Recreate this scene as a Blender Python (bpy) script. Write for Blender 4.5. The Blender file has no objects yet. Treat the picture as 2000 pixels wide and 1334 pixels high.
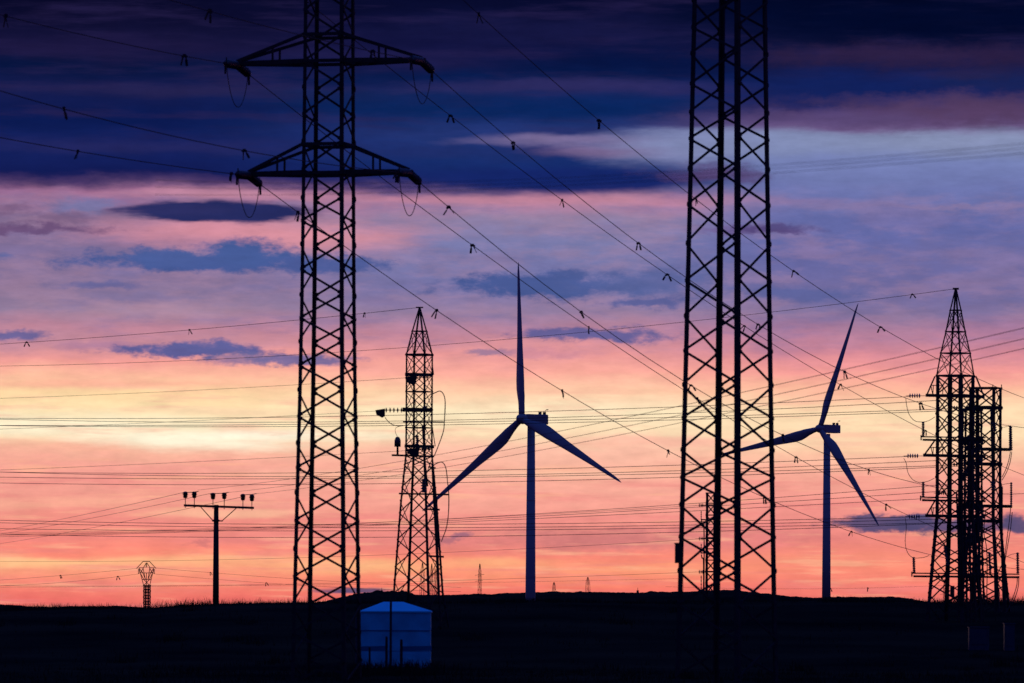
import bpy, math, random
import numpy as np
from mathutils import Vector, Matrix
random.seed(7)
S = bpy.context.scene
C = S.collection

# ------------------------------------------------------------------ camera
F = 11111.0            # focal length in photo pixels (200 mm on a 36 mm sensor, 2000 px wide)
EYE = 2.6              # eye height above the near field
HORIZ = 1175.0         # photo row of the level horizon
ROLL = 0.0045
cd = bpy.data.cameras.new("camera")
cam = bpy.data.objects.new("camera", cd); C.objects.link(cam)
cd.lens = 200; cd.sensor_width = 36; cd.sensor_fit = 'HORIZONTAL'
cd.shift_y = (HORIZ - 667) / 2000.0
cd.clip_start = 1; cd.clip_end = 60000
cd.dof.use_dof = True; cd.dof.focus_distance = 620; cd.dof.aperture_fstop = 3.6
ca, sa = math.cos(ROLL), math.sin(ROLL)
cam.matrix_world = Matrix(((ca, -sa, 0, 0), (0, 0, -1, 0), (sa, ca, 0, EYE), (0, 0, 0, 1)))
S.camera = cam
S.view_settings.view_transform = 'Standard'; S.view_settings.look = 'None'
S.view_settings.exposure = 0; S.view_settings.gamma = 1

def uv(px, py):
    u, v = px - 1000.0, HORIZ - py
    return u * ca - v * sa, v * ca + u * sa
def P(px, py, d):
    u, v = uv(px, py)
    return Vector((u / F * d, d, EYE + v / F * d))

def lin(c):
    return tuple((x / 255 / 12.92) if x / 255 <= .04045 else ((x / 255 + .055) / 1.055) ** 2.4 for x in c)

# ------------------------------------------------------------------ world: dusk sky with procedural clouds, in azimuth / elevation
W = bpy.data.worlds.new("World"); S.world = W; W.use_nodes = True
nt = W.node_tree; nt.nodes.clear()
def N(t, **k):
    n = nt.nodes.new(t)
    for a, b in k.items(): setattr(n, a, b)
    return n
def L(a, b): nt.links.new(a, b)
def setin(s, v):
    if isinstance(v, bpy.types.NodeSocket): L(v, s)
    else: s.default_value = v
def M(op, a, b=0.0, c=None, clamp=False):
    n = N('ShaderNodeMath', operation=op, use_clamp=clamp)
    setin(n.inputs[0], a); setin(n.inputs[1], b)
    if c is not None: setin(n.inputs[2], c)
    return n.outputs[0]
def VM(op, a, b):
    n = N('ShaderNodeVectorMath', operation=op)
    setin(n.inputs[0], a); setin(n.inputs[1], b)
    return n.outputs['Value'] if op == 'LENGTH' else n.outputs[0]
def comb(x, y, z=0.0):
    n = N('ShaderNodeCombineXYZ'); setin(n.inputs[0], x); setin(n.inputs[1], y); setin(n.inputs[2], z); return n.outputs[0]
def noise(vec, scale, det=3.0, rough=.55):
    n = N('ShaderNodeTexNoise'); L(vec, n.inputs['Vector'])
    n.inputs['Scale'].default_value = scale; n.inputs['Detail'].default_value = det; n.inputs['Roughness'].default_value = rough
    return n
def MR(v, a, b, c=0.0, d=1.0, smooth=True):
    n = N('ShaderNodeMapRange', interpolation_type='SMOOTHSTEP' if smooth else 'LINEAR')
    setin(n.inputs[0], v)
    for i, x in enumerate((a, b, c, d)): n.inputs[i + 1].default_value = x
    return n.outputs[0]
def MIX(f, a, b):
    n = N('ShaderNodeMix', data_type='RGBA'); n.clamp_factor = True
    setin(n.inputs[0], f)
    for i, x in ((6, a), (7, b)):
        if isinstance(x, bpy.types.NodeSocket): L(x, n.inputs[i])
        else: n.inputs[i].default_value = (*x, 1)
    return n.outputs[2]
def MUL(a, b):
    n = N('ShaderNodeMix', data_type='RGBA', blend_type='MULTIPLY'); n.inputs[0].default_value = 1
    L(a, n.inputs[6]); setin(n.inputs[7], b); return n.outputs[2]

tc = N('ShaderNodeTexCoord')
sp = N('ShaderNodeSeparateXYZ'); L(tc.outputs['Generated'], sp.inputs[0])
AZ = M('ARCTAN2', sp.outputs[0], sp.outputs[1]); EL = M('ARCSINE', sp.outputs[2])
U = M('MULTIPLY', AZ, F); V = M('MULTIPLY', EL, F)
PV = comb(U, V)
# horizontally stretched turbulence
st = comb(M('MULTIPLY', U, 1 / 260), M('MULTIPLY', V, 1 / 60))
fine = comb(M('MULTIPLY', U, 1 / 90), M('MULTIPLY', V, 1 / 22))
puff = comb(M('MULTIPLY', U, 1 / 70), M('MULTIPLY', V, 1 / 34))
n_st = noise(st, 1.0, 4); n_f = noise(fine, 1.0, 4, .6); n_p = noise(puff, 1.0, 5, .6)
def warp(n, ax, ay):
    c = VM('SUBTRACT', n.outputs['Color'], (.5, .5, .5))
    return VM('MULTIPLY', c, (ax, ay, 0))
PW1 = VM('ADD', PV, warp(n_st, 170, 34))          # layered, streaky
PW2 = VM('ADD', VM('ADD', PV, warp(n_st, 70, 16)), warp(n_p, 90, 40))   # puffy
PW3 = VM('ADD', VM('ADD', PV, warp(n_st, 130, 26)), warp(n_f, 46, 12))   # smooth lens
PWB = VM('ADD', PW1, warp(noise(comb(M('MULTIPLY', U, 1 / 95), M('MULTIPLY', V, 1 / 30), 4.0), 1.0, 7, .62), 40, 30))
s1 = N('ShaderNodeSeparateXYZ'); L(PWB, s1.inputs[0])
UW, VW = s1.outputs[0], s1.outputs[1]

def skyc(c):
    r, g, b = c
    if b > r:
        k = min(1, max(0, (r - 20) / 70)); r, g, b = r * (.76 + .14 * k), g * 1.02, b * .95
    elif b > g: r, g, b = r * .98, g * 1.01, b * .97
    return lin((r, g, b))
def ramp(stops):
    n = N('ShaderNodeValToRGB'); r = n.color_ramp; r.interpolation = 'LINEAR'
    L(MR(VW, -60.0, 1240.0, smooth=False), n.inputs[0])
    pts = sorted(((HORIZ - y + 60) / 1300, c) for y, c in stops)
    while len(r.elements) < len(pts): r.elements.new(.5)
    for e, (p, c) in zip(r.elements, pts):
        pass
    for i, (p, c) in enumerate(pts):
        r.elements[i].position = p
    for i, (p, c) in enumerate(pts):
        r.elements[i].color = (*skyc(c), 1)
    return n.outputs[0]
left = ramp([(-60, (6, 7, 34)), (40, (14, 11, 46)), (100, (27, 20, 62)), (140, (9, 20, 66)), (180, (27, 27, 82)), (240, (14, 25, 84)),
    (290, (26, 33, 100)), (345, (22, 26, 88)), (365, (86, 55, 108)), (382, (160, 105, 148)), (430, (143, 105, 152)), (500, (140, 108, 160)),
    (560, (150, 113, 160)), (610, (160, 120, 162)), (645, (196, 132, 158)), (680, (205, 138, 158)), (705, (246, 160, 152)), (740, (254, 186, 158)),
    (775, (255, 215, 164)), (810, (255, 226, 176)), (845, (255, 233, 188)), (880, (250, 186, 158)), (915, (246, 162, 148)), (980, (243, 158, 142)),
    (1040, (243, 138, 126)), (1075, (252, 140, 122)), (1100, (255, 182, 134)), (1125, (252, 150, 122)), (1175, (238, 112, 104)), (1210, (200, 85, 85))])
mid = ramp([(-60, (3, 6, 34)), (60, (16, 15, 58)), (110, (26, 21, 70)), (150, (9, 26, 80)), (190, (40, 38, 100)), (215, (14, 36, 96)),
    (260, (44, 52, 122)), (310, (28, 46, 116)), (360, (28, 34, 104)), (380, (110, 75, 128)), (396, (190, 128, 162)), (430, (158, 124, 172)),
    (480, (134, 120, 180)), (560, (128, 112, 174)), (610, (164, 122, 168)), (650, (196, 132, 160)), (690, (240, 152, 156)), (730, (252, 172, 156)),
    (765, (255, 204, 168)), (805, (255, 234, 194)), (845, (255, 224, 184)), (880, (252, 190, 166)), (920, (249, 178, 156)), (970, (250, 170, 152)),
    (1020, (244, 150, 138)), (1060, (228, 132, 126)), (1090, (250, 138, 118)), (1115, (254, 156, 120)), (1150, (246, 122, 106)), (1200, (215, 92, 90))])
right = ramp([(-60, (2, 5, 28)), (60, (4, 10, 46)), (100, (24, 20, 62)), (130, (30, 26, 76)), (165, (20, 30, 92)), (195, (40, 38, 100)),
    (225, (92, 62, 116)), (252, (120, 86, 140)), (268, (146, 138, 188)), (310, (132, 128, 192)), (370, (120, 114, 182)), (430, (114, 106, 176)),
    (500, (112, 102, 172)), (560, (124, 104, 166)), (610, (140, 110, 164)), (650, (182, 124, 160)), (690, (222, 138, 156)), (725, (246, 158, 152)),
    (760, (254, 188, 158)), (800, (255, 220, 178)), (845, (255, 222, 180)), (880, (253, 198, 166)), (920, (248, 172, 152)), (970, (244, 154, 142)),
    (1020, (238, 142, 134)), (1065, (240, 136, 122)), (1105, (251, 142, 118)), (1150, (244, 124, 112)), (1200, (210, 92, 92))])
ul = uv(300, 600)[0]; um = uv(700, 600)[0]
base = MIX(MR(UW, -700, -60), left, mid)
base = MIX(MR(UW, 190, 560), base, right)

col = base
rg = noise(comb(M('MULTIPLY', U, 1 / 58), M('MULTIPLY', V, 1 / 27), 1.5), 1.0, 8, .66).outputs[0]
rg2 = noise(comb(M('MULTIPLY', U, 1 / 150), M('MULTIPLY', V, 1 / 24), 7.5), 1.0, 8, .64).outputs[0]
def rag(n, k): return M('MULTIPLY', M('SUBTRACT', n, .5), k)
RAG = {id(PW1): rag(rg2, 2.2), id(PW2): rag(rg, 2.3), id(PW3): rag(rg2, 1.0)}
def cloud(px, py, rx, ry, c, op=1.0, soft=.45, w=PW2):
    global col
    u, v = uv(px, py)
    d = VM('MULTIPLY', VM('SUBTRACT', w, (u, v, 0)), (1 / rx, 1 / ry, 0))
    n = N('ShaderNodeVectorMath', operation='LENGTH'); L(d, n.inputs[0])
    q = M('ADD', n.outputs['Value'], RAG[id(w)])
    m = MR(q, 1 + soft, 1 - soft, 0.0, op)
    col = MIX(m, col, skyc(c))
# mottled high cloud between the deck and the horizon glow
mot = MR(noise(comb(M('MULTIPLY', U, 1 / 170), M('MULTIPLY', V, 1 / 46), 3.0), 1.0, 6, .62).outputs[0], .42, .62)
bandm = M('MULTIPLY', MR(VW, 430, 560), MR(VW, 830, 760))
col = MIX(M('MULTIPLY', M('MULTIPLY', mot, bandm), .28), col, skyc((186, 138, 168)))
mot2 = MR(noise(comb(M('MULTIPLY', U, 1 / 210), M('MULTIPLY', V, 1 / 40), 9.0), 1.0, 6, .62).outputs[0], .47, .66)
col = MIX(M('MULTIPLY', M('MULTIPLY', mot2, bandm), .36), col, skyc((122, 106, 168)))
mot3 = MR(noise(comb(M('MULTIPLY', U, 1 / 330), M('MULTIPLY', V, 1 / 34), 5.0), 1.0, 6, .6).outputs[0], .46, .68)
col = MIX(M('MULTIPLY', M('MULTIPLY', mot3, MR(VW, 840, 960)), .5), col, skyc((52, 34, 84)))
# upper dark deck: purple streaks and deep blue rolls
cloud(180, 95, 330, 22, (34, 22, 66), .7, .8, PW1); cloud(430, 178, 300, 13, (46, 34, 84), .8, .8, PW1)
cloud(300, 292, 330, 13, (46, 38, 98), .7, .8, PW1); cloud(760, 120, 200, 20, (34, 26, 76), .7, .8, PW1)
cloud(800, 300, 260, 16, (40, 42, 106), .6, .8, PW1); cloud(760, 195, 260, 20, (8, 34, 92), .7, .8, PW1)
cloud(1120, 62, 330, 26, (30, 24, 72), .7, .8, PW1); cloud(1250, 118, 220, 30, (5, 18, 66), .8, .7, PW1)
cloud(1120, 170, 300, 14, (54, 42, 100), .85, .7, PW1); cloud(1150, 215, 270, 22, (10, 36, 98), .8, .7, PW1)
cloud(1800, 40, 420, 34, (2, 9, 44), .9, .7, PW1); cloud(1800, 114, 280, 20, (56, 32, 72), .8, .9, PW2)
cloud(1650, 175, 220, 26, (22, 32, 96), .9, .7, PW1); cloud(1940, 165, 120, 14, (30, 34, 90), .7, .8, PW1)
cloud(1890, 222, 230, 26, (94, 60, 102), .85, .8, PW2); cloud(1600, 236, 190, 16, (100, 72, 128), .6, .8, PW2)
cloud(1900, 150, 90, 10, (48, 34, 80), .6, .9, PW2); cloud(1700, 198, 120, 9, (70, 48, 100), .5, .9, PW2)
# pale gap and the tail of the deck below it
cloud(1310, 290, 160, 28, (140, 128, 184), .92, .7, PW3); cloud(1090, 277, 150, 10, (138, 108, 162), .9, .8, PW3)
cloud(1160, 300, 100, 10, (140, 98, 148), .65, .9, PW3); cloud(1500, 285, 220, 26, (142, 136, 190), .8, .6, PW3)
cloud(1880, 282, 220, 22, (152, 144, 192), .6, .7, PW3)
cloud(1120, 352, 270, 22, (26, 36, 108), .95, .35, PW3); cloud(1390, 340, 95, 15, (96, 66, 122), .85, .7, PW2)
cloud(1000, 392, 420, 9, (206, 134, 160), .6, .9, PW3)
# lens cloud with the glow beneath it
cloud(470, 452, 260, 26, (236, 148, 166), .75, .8, PW3); cloud(640, 470, 120, 26, (236, 150, 164), .5, .9, PW3)
cloud(430, 382, 200, 9, (206, 138, 166), .7, .8, PW3); cloud(170, 405, 60, 13, (128, 116, 176), .8, .7, PW2)
cloud(425, 418, 196, 20, (46, 42, 100), 1, .26, PW3); cloud(330, 414, 95, 10, (54, 46, 104), .9, .5, PW3)
cloud(60, 450, 130, 8, (112, 72, 122), .85, .7, PW2); cloud(20, 410, 80, 10, (120, 78, 122), .6, .8, PW2); cloud(110, 428, 60, 7, (124, 86, 132), .6, .8, PW2)
# blue cumulus bands
cloud(430, 513, 255, 20, (80, 88, 158), 1, .4, PW2); cloud(478, 497, 80, 24, (80, 90, 160), 1, .45, PW2); cloud(330, 505, 90, 14, (84, 92, 162), .9, .5, PW2)
cloud(650, 518, 100, 15, (86, 90, 160), .9, .5, PW2); cloud(200, 560, 75, 7, (110, 98, 162), .8, .7, PW2); cloud(5, 507, 34, 8, (100, 98, 164), .8, .6, PW2)
cloud(270, 580, 90, 8, (140, 112, 166), .6, .8, PW2); cloud(300, 610, 150, 14, (196, 146, 172), .45, .9, PW2)
cloud(30, 659, 62, 10, (108, 94, 160), .9, .5, PW2); cloud(190, 676, 60, 9, (176, 122, 160), .6, .8, PW2)
cloud(390, 687, 155, 12, (106, 92, 158), 1, .4, PW2); cloud(410, 680, 62, 10, (108, 96, 164), .8, .5, PW2)
cloud(590, 702, 110, 11, (112, 98, 162), .9, .5, PW2); cloud(470, 702, 60, 9, (120, 102, 162), .7, .6, PW2)
cloud(1050, 557, 185, 22, (82, 88, 156), 1, .4, PW2); cloud(1280, 552, 140, 24, (98, 98, 164), .85, .6, PW2)
cloud(1560, 578, 130, 16, (98, 96, 164), .8, .6, PW2); cloud(760, 592, 50, 8, (142, 112, 168), .6, .8, PW2)
cloud(1260, 592, 66, 9, (100, 94, 160), .95, .5, PW2); cloud(1160, 656, 155, 13, (114, 94, 158), 1, .45, PW2)
cloud(950, 691, 40, 7, (156, 114, 160), .8, .6, PW2); cloud(1060, 690, 90, 7, (196, 128, 160), .5, .8, PW2)
cloud(1420, 452, 70, 9, (120, 82, 142), .6, .7, PW2); cloud(1520, 452, 70, 9, (92, 62, 120), .95, .5, PW2)
cloud(1620, 405, 160, 9, (150, 116, 172), .5, .9, PW2); cloud(1870, 408, 140, 4, (156, 120, 172), .7, .8, PW2)
cloud(1800, 440, 260, 24, (104, 100, 172), .5, .9, PW2); cloud(1850, 510, 180, 24, (130, 108, 168), .45, .9, PW2)
# bright bands low in the west
cloud(120, 833, 330, 20, (255, 241, 208), .8, .8, PW3); cloud(380, 862, 180, 17, (255, 247, 218), .9, .7, PW3); cloud(520, 850, 130, 9, (255, 246, 222), .7, .8, PW3)
cloud(420, 805, 170, 8, (255, 214, 176), .6, .8, PW3); cloud(200, 752, 260, 7, (250, 172, 150), .6, .8, PW3)
cloud(470, 838, 60, 9, (250, 196, 168), .6, .8, PW3); cloud(740, 850, 60, 10, (255, 240, 208), .6, .8, PW3)
cloud(1300, 865, 160, 8, (252, 178, 160), .6, .8, PW3); cloud(1650, 848, 170, 6, (254, 190, 162), .6, .8, PW3); cloud(1750, 880, 150, 8, (255, 214, 172), .6, .8, PW3)
cloud(900, 925, 330, 10, (254, 206, 172), .5, .9, PW3); cloud(120, 985, 260, 10, (252, 178, 150), .6, .8, PW3); cloud(450, 1000, 160, 8, (254, 196, 158), .6, .8, PW3)
cloud(1180, 1052, 150, 20, (206, 118, 122), .75, .8, PW2); cloud(1450, 1045, 160, 18, (220, 128, 128), .6, .8, PW2); cloud(600, 1050, 220, 14, (238, 142, 134), .6, .8, PW3)
cloud(700, 1108, 120, 11, (255, 196, 138), .6, .8, PW3); cloud(960, 1098, 100, 10, (255, 184, 130), .6, .8, PW3); cloud(230, 1082, 200, 7, (250, 128, 112), .6, .8, PW3)
cloud(60, 1096, 130, 8, (255, 196, 140), .7, .8, PW3); cloud(1300, 1110, 150, 10, (255, 160, 120), .5, .9, PW3); cloud(1600, 1092, 180, 10, (252, 150, 122), .5, .9, PW3)
# broken peach and pink patches through the glow
gl = M('MULTIPLY', MR(VW, 270, 330), MR(VW, 480, 420))
p1 = MR(noise(comb(M('MULTIPLY', U, 1 / 240), M('MULTIPLY', V, 1 / 20), 12.0), 1.0, 7, .6).outputs[0], .5, .68)
col = MIX(M('MULTIPLY', M('MULTIPLY', p1, gl), .55), col, skyc((250, 186, 160)))
p2 = MR(noise(comb(M('MULTIPLY', U, 1 / 300), M('MULTIPLY', V, 1 / 22), 15.0), 1.0, 7, .6).outputs[0], .48, .66)
col = MIX(M('MULTIPLY', M('MULTIPLY', p2, MR(VW, 300, 220)), .45), col, skyc((236, 132, 130)))
p3 = MR(noise(comb(M('MULTIPLY', U, 1 / 260), M('MULTIPLY', V, 1 / 18), 18.0), 1.0, 7, .6).outputs[0], .52, .68)
col = MIX(M('MULTIPLY', M('MULTIPLY', p3, MR(VW, 330, 250)), .5), col, skyc((255, 186, 148)))
# dark bars near the horizon
cloud(1740, 1023, 125, 16, (90, 74, 122), .95, .4, PW2); cloud(1860, 1027, 130, 14, (92, 74, 122), .92, .5, PW2); cloud(1990, 1026, 40, 17, (98, 76, 122), .95, .4, PW2)
cloud(655, 1154, 45, 4, (118, 80, 118), .85, .6, PW3); cloud(705, 1152, 60, 6, (108, 76, 118), .95, .5, PW3)
cloud(901, 1044, 16, 7, (150, 98, 128), .8, .6, PW2); cloud(880, 1053, 24, 4, (170, 105, 126), .7, .7, PW2); cloud(400, 1062, 24, 5, (200, 112, 118), .6, .8, PW2)
# faint streak texture over everything
var = M('MULTIPLY', MR(n_f.outputs[0], .25, .75, .91, 1.09, smooth=False), MR(rg, .25, .75, .93, 1.07, smooth=False))
col = MUL(col, comb(var, var, var))
# the rest of the dome: deep blue dusk overhead and behind, from the Sky Texture with a set sun
sky = N('ShaderNodeTexSky'); sky.sky_type = 'NISHITA'; sky.sun_disc = False
SUN_EL, SUN_AZ = math.radians(1.2), math.radians(-4.0)
sky.sun_elevation = SUN_EL; sky.sun_rotation = SUN_AZ; sky.air_density = 1.5; sky.ozone_density = 4
back = MIX(MR(EL, -.02, 1.2), (.042, .021, .17), (.015, .085, .50))
nsc = N('ShaderNodeMix', data_type='RGBA', blend_type='MULTIPLY'); nsc.inputs[0].default_value = 1
L(sky.outputs[0], nsc.inputs[6]); nsc.inputs[7].default_value = (.003, .004, .012, 1)
add = N('ShaderNodeMix', data_type='RGBA', blend_type='ADD'); add.inputs[0].default_value = 1
L(back, add.inputs[6]); L(nsc.outputs[2], add.inputs[7])
f_up = MR(EL, .125, .5); f_side = MR(M('ABSOLUTE', AZ), .35, 1.3)
col = MIX(M('MAXIMUM', f_up, f_side), col, add.outputs[2])
bg = N('ShaderNodeBackground'); L(col, bg.inputs[0]); bg.inputs[1].default_value = 1.0
out = N('ShaderNodeOutputWorld'); L(bg.outputs[0], out.inputs[0])

# ------------------------------------------------------------------ sun: already on the horizon, behind the scene
sd = bpy.data.lights.new("sun", 'SUN'); sd.energy = .05; sd.angle = math.radians(3); sd.color = (1, .55, .35)
sun = bpy.data.objects.new("sun", sd); C.objects.link(sun)
sun.rotation_euler = Vector((math.sin(SUN_AZ), math.cos(SUN_AZ), math.sin(SUN_EL))).to_track_quat('Z', 'Y').to_euler()

# ------------------------------------------------------------------ materials
def mat(name, c, c2=None, rough=.7, scale=3.0, spec=.2, metal=0.0, bump=0.0):
    m = bpy.data.materials.new(name); m.use_nodes = True
    t = m.node_tree; b = t.nodes['Principled BSDF']
    b.inputs['Roughness'].default_value = rough; b.inputs['Metallic'].default_value = metal
    b.inputs['Specular IOR Level'].default_value = spec
    co = t.nodes.new('ShaderNodeTexCoord'); nz = t.nodes.new('ShaderNodeTexNoise')
    nz.inputs['Scale'].default_value = scale; nz.inputs['Detail'].default_value = 5
    t.links.new(co.outputs['Object'], nz.inputs['Vector'])
    r = t.nodes.new('ShaderNodeValToRGB'); r.color_ramp.elements[0].position = .3; r.color_ramp.elements[1].position = .7
    c2 = c2 or tuple(x * .7 for x in c)
    r.color_ramp.elements[0].color = (*c2, 1); r.color_ramp.elements[1].color = (*c, 1)
    t.links.new(nz.outputs[0], r.inputs[0]); t.links.new(r.outputs[0], b.inputs['Base Color'])
    if bump:
        bp = t.nodes.new('ShaderNodeBump'); bp.inputs['Strength'].default_value = bump
        t.links.new(nz.outputs[0], bp.inputs['Height']); t.links.new(bp.outputs[0], b.inputs['Normal'])
    return m
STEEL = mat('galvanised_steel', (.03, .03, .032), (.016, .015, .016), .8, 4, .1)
WIREM = mat('conductor', (.045, .042, .042), None, .7, 5)
GLASS = mat('dark_glazed_insulator', (.05, .035, .035), None, .35, 8, .4)
PORC = mat('grey_porcelain', (.2, .2, .24), (.12, .12, .15), .3, 8, .5)
RUBBER = mat('black_rubber', (.02, .02, .02), None, .7, 6)
GRP = mat('turbine_paint', (.22, .22, .22), (.195, .195, .20), .45, .12, .3)
COOL = mat('cooler_grille', (.05, .04, .045), None, .7, 5)
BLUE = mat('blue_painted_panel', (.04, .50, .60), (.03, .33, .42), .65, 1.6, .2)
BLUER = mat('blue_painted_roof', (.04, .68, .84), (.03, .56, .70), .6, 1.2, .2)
SEAM = mat('dark_joint_and_shade', (.01, .16, .25), None, .8, 2)  # kiosk joint, also colours the boards that stand in for shade
WOOD = mat('weathered_pole', (.035, .03, .03), (.02, .018, .018), .85, 6, .1, 0, .3)
CABM = mat('cabinet_paint', (.02, .045, .06), (.014, .03, .042), .6, 2)
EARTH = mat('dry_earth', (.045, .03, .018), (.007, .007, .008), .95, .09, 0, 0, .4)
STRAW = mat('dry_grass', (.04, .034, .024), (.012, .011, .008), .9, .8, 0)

# ------------------------------------------------------------------ mesh helpers
class MB:
    def __init__(s): s.v = []; s.f = []
    def prism(s, ring0, ring1):
        n = len(ring0); o = len(s.v)
        s.v += [Vector(p) for p in ring0] + [Vector(p) for p in ring1]
        s.f += [(o + i, o + (i + 1) % n, o + n + (i + 1) % n, o + n + i) for i in range(n)]
        s.f += [tuple(o + n - 1 - i for i in range(n)), tuple(o + n + i for i in range(n))]
        return s
    def loft(s, rings):
        n = len(rings[0]); o = len(s.v)
        for r in rings: s.v += [Vector(p) for p in r]
        for k in range(len(rings) - 1):
            a = o + k * n; b = a + n
            s.f += [(a + i, a + (i + 1) % n, b + (i + 1) % n, b + i) for i in range(n)]
        s.f += [tuple(o + n - 1 - i for i in range(n)), tuple(o + (len(rings) - 1) * n + i for i in range(n))]
        return s
    def bar(s, p0, p1, w, t, side):
        """a flat bar: w wide along 'side' made square to the bar, t thick"""
        p0, p1 = Vector(p0), Vector(p1); d = (p1 - p0).normalized()
        a = Vector(side); a = (a - d * a.dot(d)).normalized(); b = d.cross(a)
        r = [a * w / 2 + b * t / 2, -a * w / 2 + b * t / 2, -a * w / 2 - b * t / 2, a * w / 2 - b * t / 2]
        return s.prism([p0 + q for q in r], [p1 + q for q in r])
    def box(s, c, sx, sy, sz, ax=Vector((1, 0, 0))):
        ax = Vector(ax).normalized(); ay = Vector((0, 0, 1)).cross(ax); c = Vector(c)
        r = [ax * sx / 2 + ay * sy / 2, -ax * sx / 2 + ay * sy / 2, -ax * sx / 2 - ay * sy / 2, ax * sx / 2 - ay * sy / 2]
        z = Vector((0, 0, sz / 2))
        return s.prism([c + q - z for q in r], [c + q + z for q in r])
    def tube(s, pts, r, n=6):
        pts = [Vector(p) for p in pts]; rings = []
        rr = r if isinstance(r, (list, tuple)) else [r] * len(pts)
        up = Vector((0, 0, 1))
        for i, p in enumerate(pts):
            d = (pts[min(i + 1, len(pts) - 1)] - pts[max(i - 1, 0)]).normalized()
            a = d.cross(up)
            if a.length < .05: a = d.cross(Vector((0, 1, 0)))
            a.normalize(); b = a.cross(d).normalized()
            rings.append([p + (a * math.cos(2 * math.pi * k / n) + b * math.sin(2 * math.pi * k / n)) * rr[i] for k in range(n)])
        return s.loft(rings)
    def lathe(s, p0, p1, prof, n=12):
        p0, p1 = Vector(p0), Vector(p1)
        return s.tube([p0.lerp(p1, t) for t, _ in prof], [r for _, r in prof], n)
    def build(s, name, m, parent=None, origin=None, smooth=False):
        if parent is not None:
            o = Vector((0, 0, 0)); q = parent
            while q is not None: o = o + q.location; q = q.parent
        else:
            if origin is None:
                xs = [p.x for p in s.v]; ys = [p.y for p in s.v]; zs = [p.z for p in s.v]
                origin = Vector(((min(xs) + max(xs)) / 2, (min(ys) + max(ys)) / 2, min(zs)))
            o = Vector(origin)
        me = bpy.data.meshes.new(name)
        me.from_pydata([tuple(p - o) for p in s.v], [], s.f); me.update()
        if smooth:
            me.polygons.foreach_set('use_smooth', [True] * len(me.polygons))
        me.materials.append(m)
        ob = bpy.data.objects.new(name, me); C.objects.link(ob)
        if parent is not None: ob.parent = parent
        else: ob.location = o
        return ob
def tag(o, label=None, cat=None, group=None, kind=None):
    if label: o['label'] = label
    if cat: o['category'] = cat
    if group: o['group'] = group
    if kind: o['kind'] = kind
    return o
def thing(name, loc, label, cat, group=None):
    e = bpy.data.objects.new(name, None); C.objects.link(e); e.location = loc
    e.empty_display_size = .2
    return tag(e, label, cat, group)

def lerp(tab, x):
    if x <= tab[0][0]: return tab[0][1]
    for (a, b), (c, d) in zip(tab, tab[1:]):
        if x <= c: return b + (d - b) * (x - a) / (c - a)
    return tab[-1][1]
def smooth_lerp(tab, x):
    if x <= tab[0][0]: return tab[0][1]
    for (a, b), (c, d) in zip(tab, tab[1:]):
        if x <= c:
            t = (x - a) / (c - a); t = t * t * (3 - 2 * t); return b + (d - b) * t
    return tab[-1][1]

# ------------------------------------------------------------------ terrain
CREST = [(-3000, 1186), (-200, 1190), (0, 1190), (90, 1188), (180, 1187), (285, 1188), (320, 1184), (420, 1180), (500, 1179), (580, 1179), (640, 1179), (700, 1179),
    (870, 1178), (1000, 1176), (1035, 1175), (1300, 1176), (1500, 1174), (1610, 1174), (1750, 1176), (1850, 1178), (2000, 1179), (2400, 1180), (5000, 1180)]
HILL = [(-3000, 1196), (560, 1192), (600, 1180), (640, 1172), (670, 1165), (700, 1160), (725, 1157), (760, 1155), (785, 1156), (805, 1162), (840, 1163), (870, 1162), (930, 1161),
    (965, 1160), (985, 1157.5), (1080, 1157), (1200, 1157), (1320, 1156), (1380, 1154), (1440, 1154), (1490, 1159), (1550, 1165), (1610, 1167), (1740, 1166), (1770, 1169),
    (1800, 1174), (1830, 1180), (1900, 1188), (5000, 1196)]
FARH = [(-3000, 1180), (-100, 1180), (0, 1181), (40, 1182.5), (75, 1184.5), (110, 1185.5), (150, 1183), (230, 1184), (300, 1188), (500, 1192), (5000, 1192)]
def hz(tab, upx, d):
    # height of a crest traced in the photo: solve py with the roll taken out
    py = lerp(tab, upx); u, v = uv(upx, py)
    return EYE + v / F * d
def wob(a, b, k):
    return sum(math.sin(a * f + p + k) * w for f, p, w in ((.021, 1.3, 1.), (.053, .4, .6), (.131, 2.2, .45), (.31, .9, .3), (.7, 3.1, .2))) * b
def zt(x, d):
    upx = 1000 + x / max(d, 20) * F
    upx = max(-2900, min(4900, upx))
    zc = hz(CREST, upx, 320); zh = hz(HILL, upx, 1780) + wob(upx, .10, 2) + max(0, wob(upx * 1.7, .12, 5)) + (max(0, wob(upx * 5.1, .26, 3)) + max(0, wob(upx * 11.3, .14, 1))) * (1.0 if 690 < upx < 812 else .3)
    zf = hz(FARH, upx, 8000) + wob(upx, .5, 1)
    base = 0.0 if d < 215 else None
    tab = [(0, 0), (215, 0), (320, zc), (430, zc - 2.2), (700, -5), (1500, -13), (1640, -12), (1780, zh), (2050, zh - 8), (3000, -18), (6500, -30), (8000, zf), (9500, zf - 30), (14000, -60), (30000, -160)]
    z = smooth_lerp(tab, d)
    if d < 420: z += wob(x * 9 + d * 3, .035, .7) * (1 if d > 120 else .5)
    return z
ds = [2, 20, 60, 110, 150, 170, 180, 188, 196, 204, 212, 220, 230, 242, 254, 266, 278, 290, 300, 308, 314, 320, 326, 334, 345, 360, 390, 430, 520, 700, 1000, 1400, 1560,
      1640, 1690, 1730, 1755, 1770, 1780, 1790, 1810, 1850, 1950, 2100, 2600, 3500, 5000, 6500, 7300, 7700, 7900, 8000, 8100, 8500, 9500, 14000, 30000]
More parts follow.
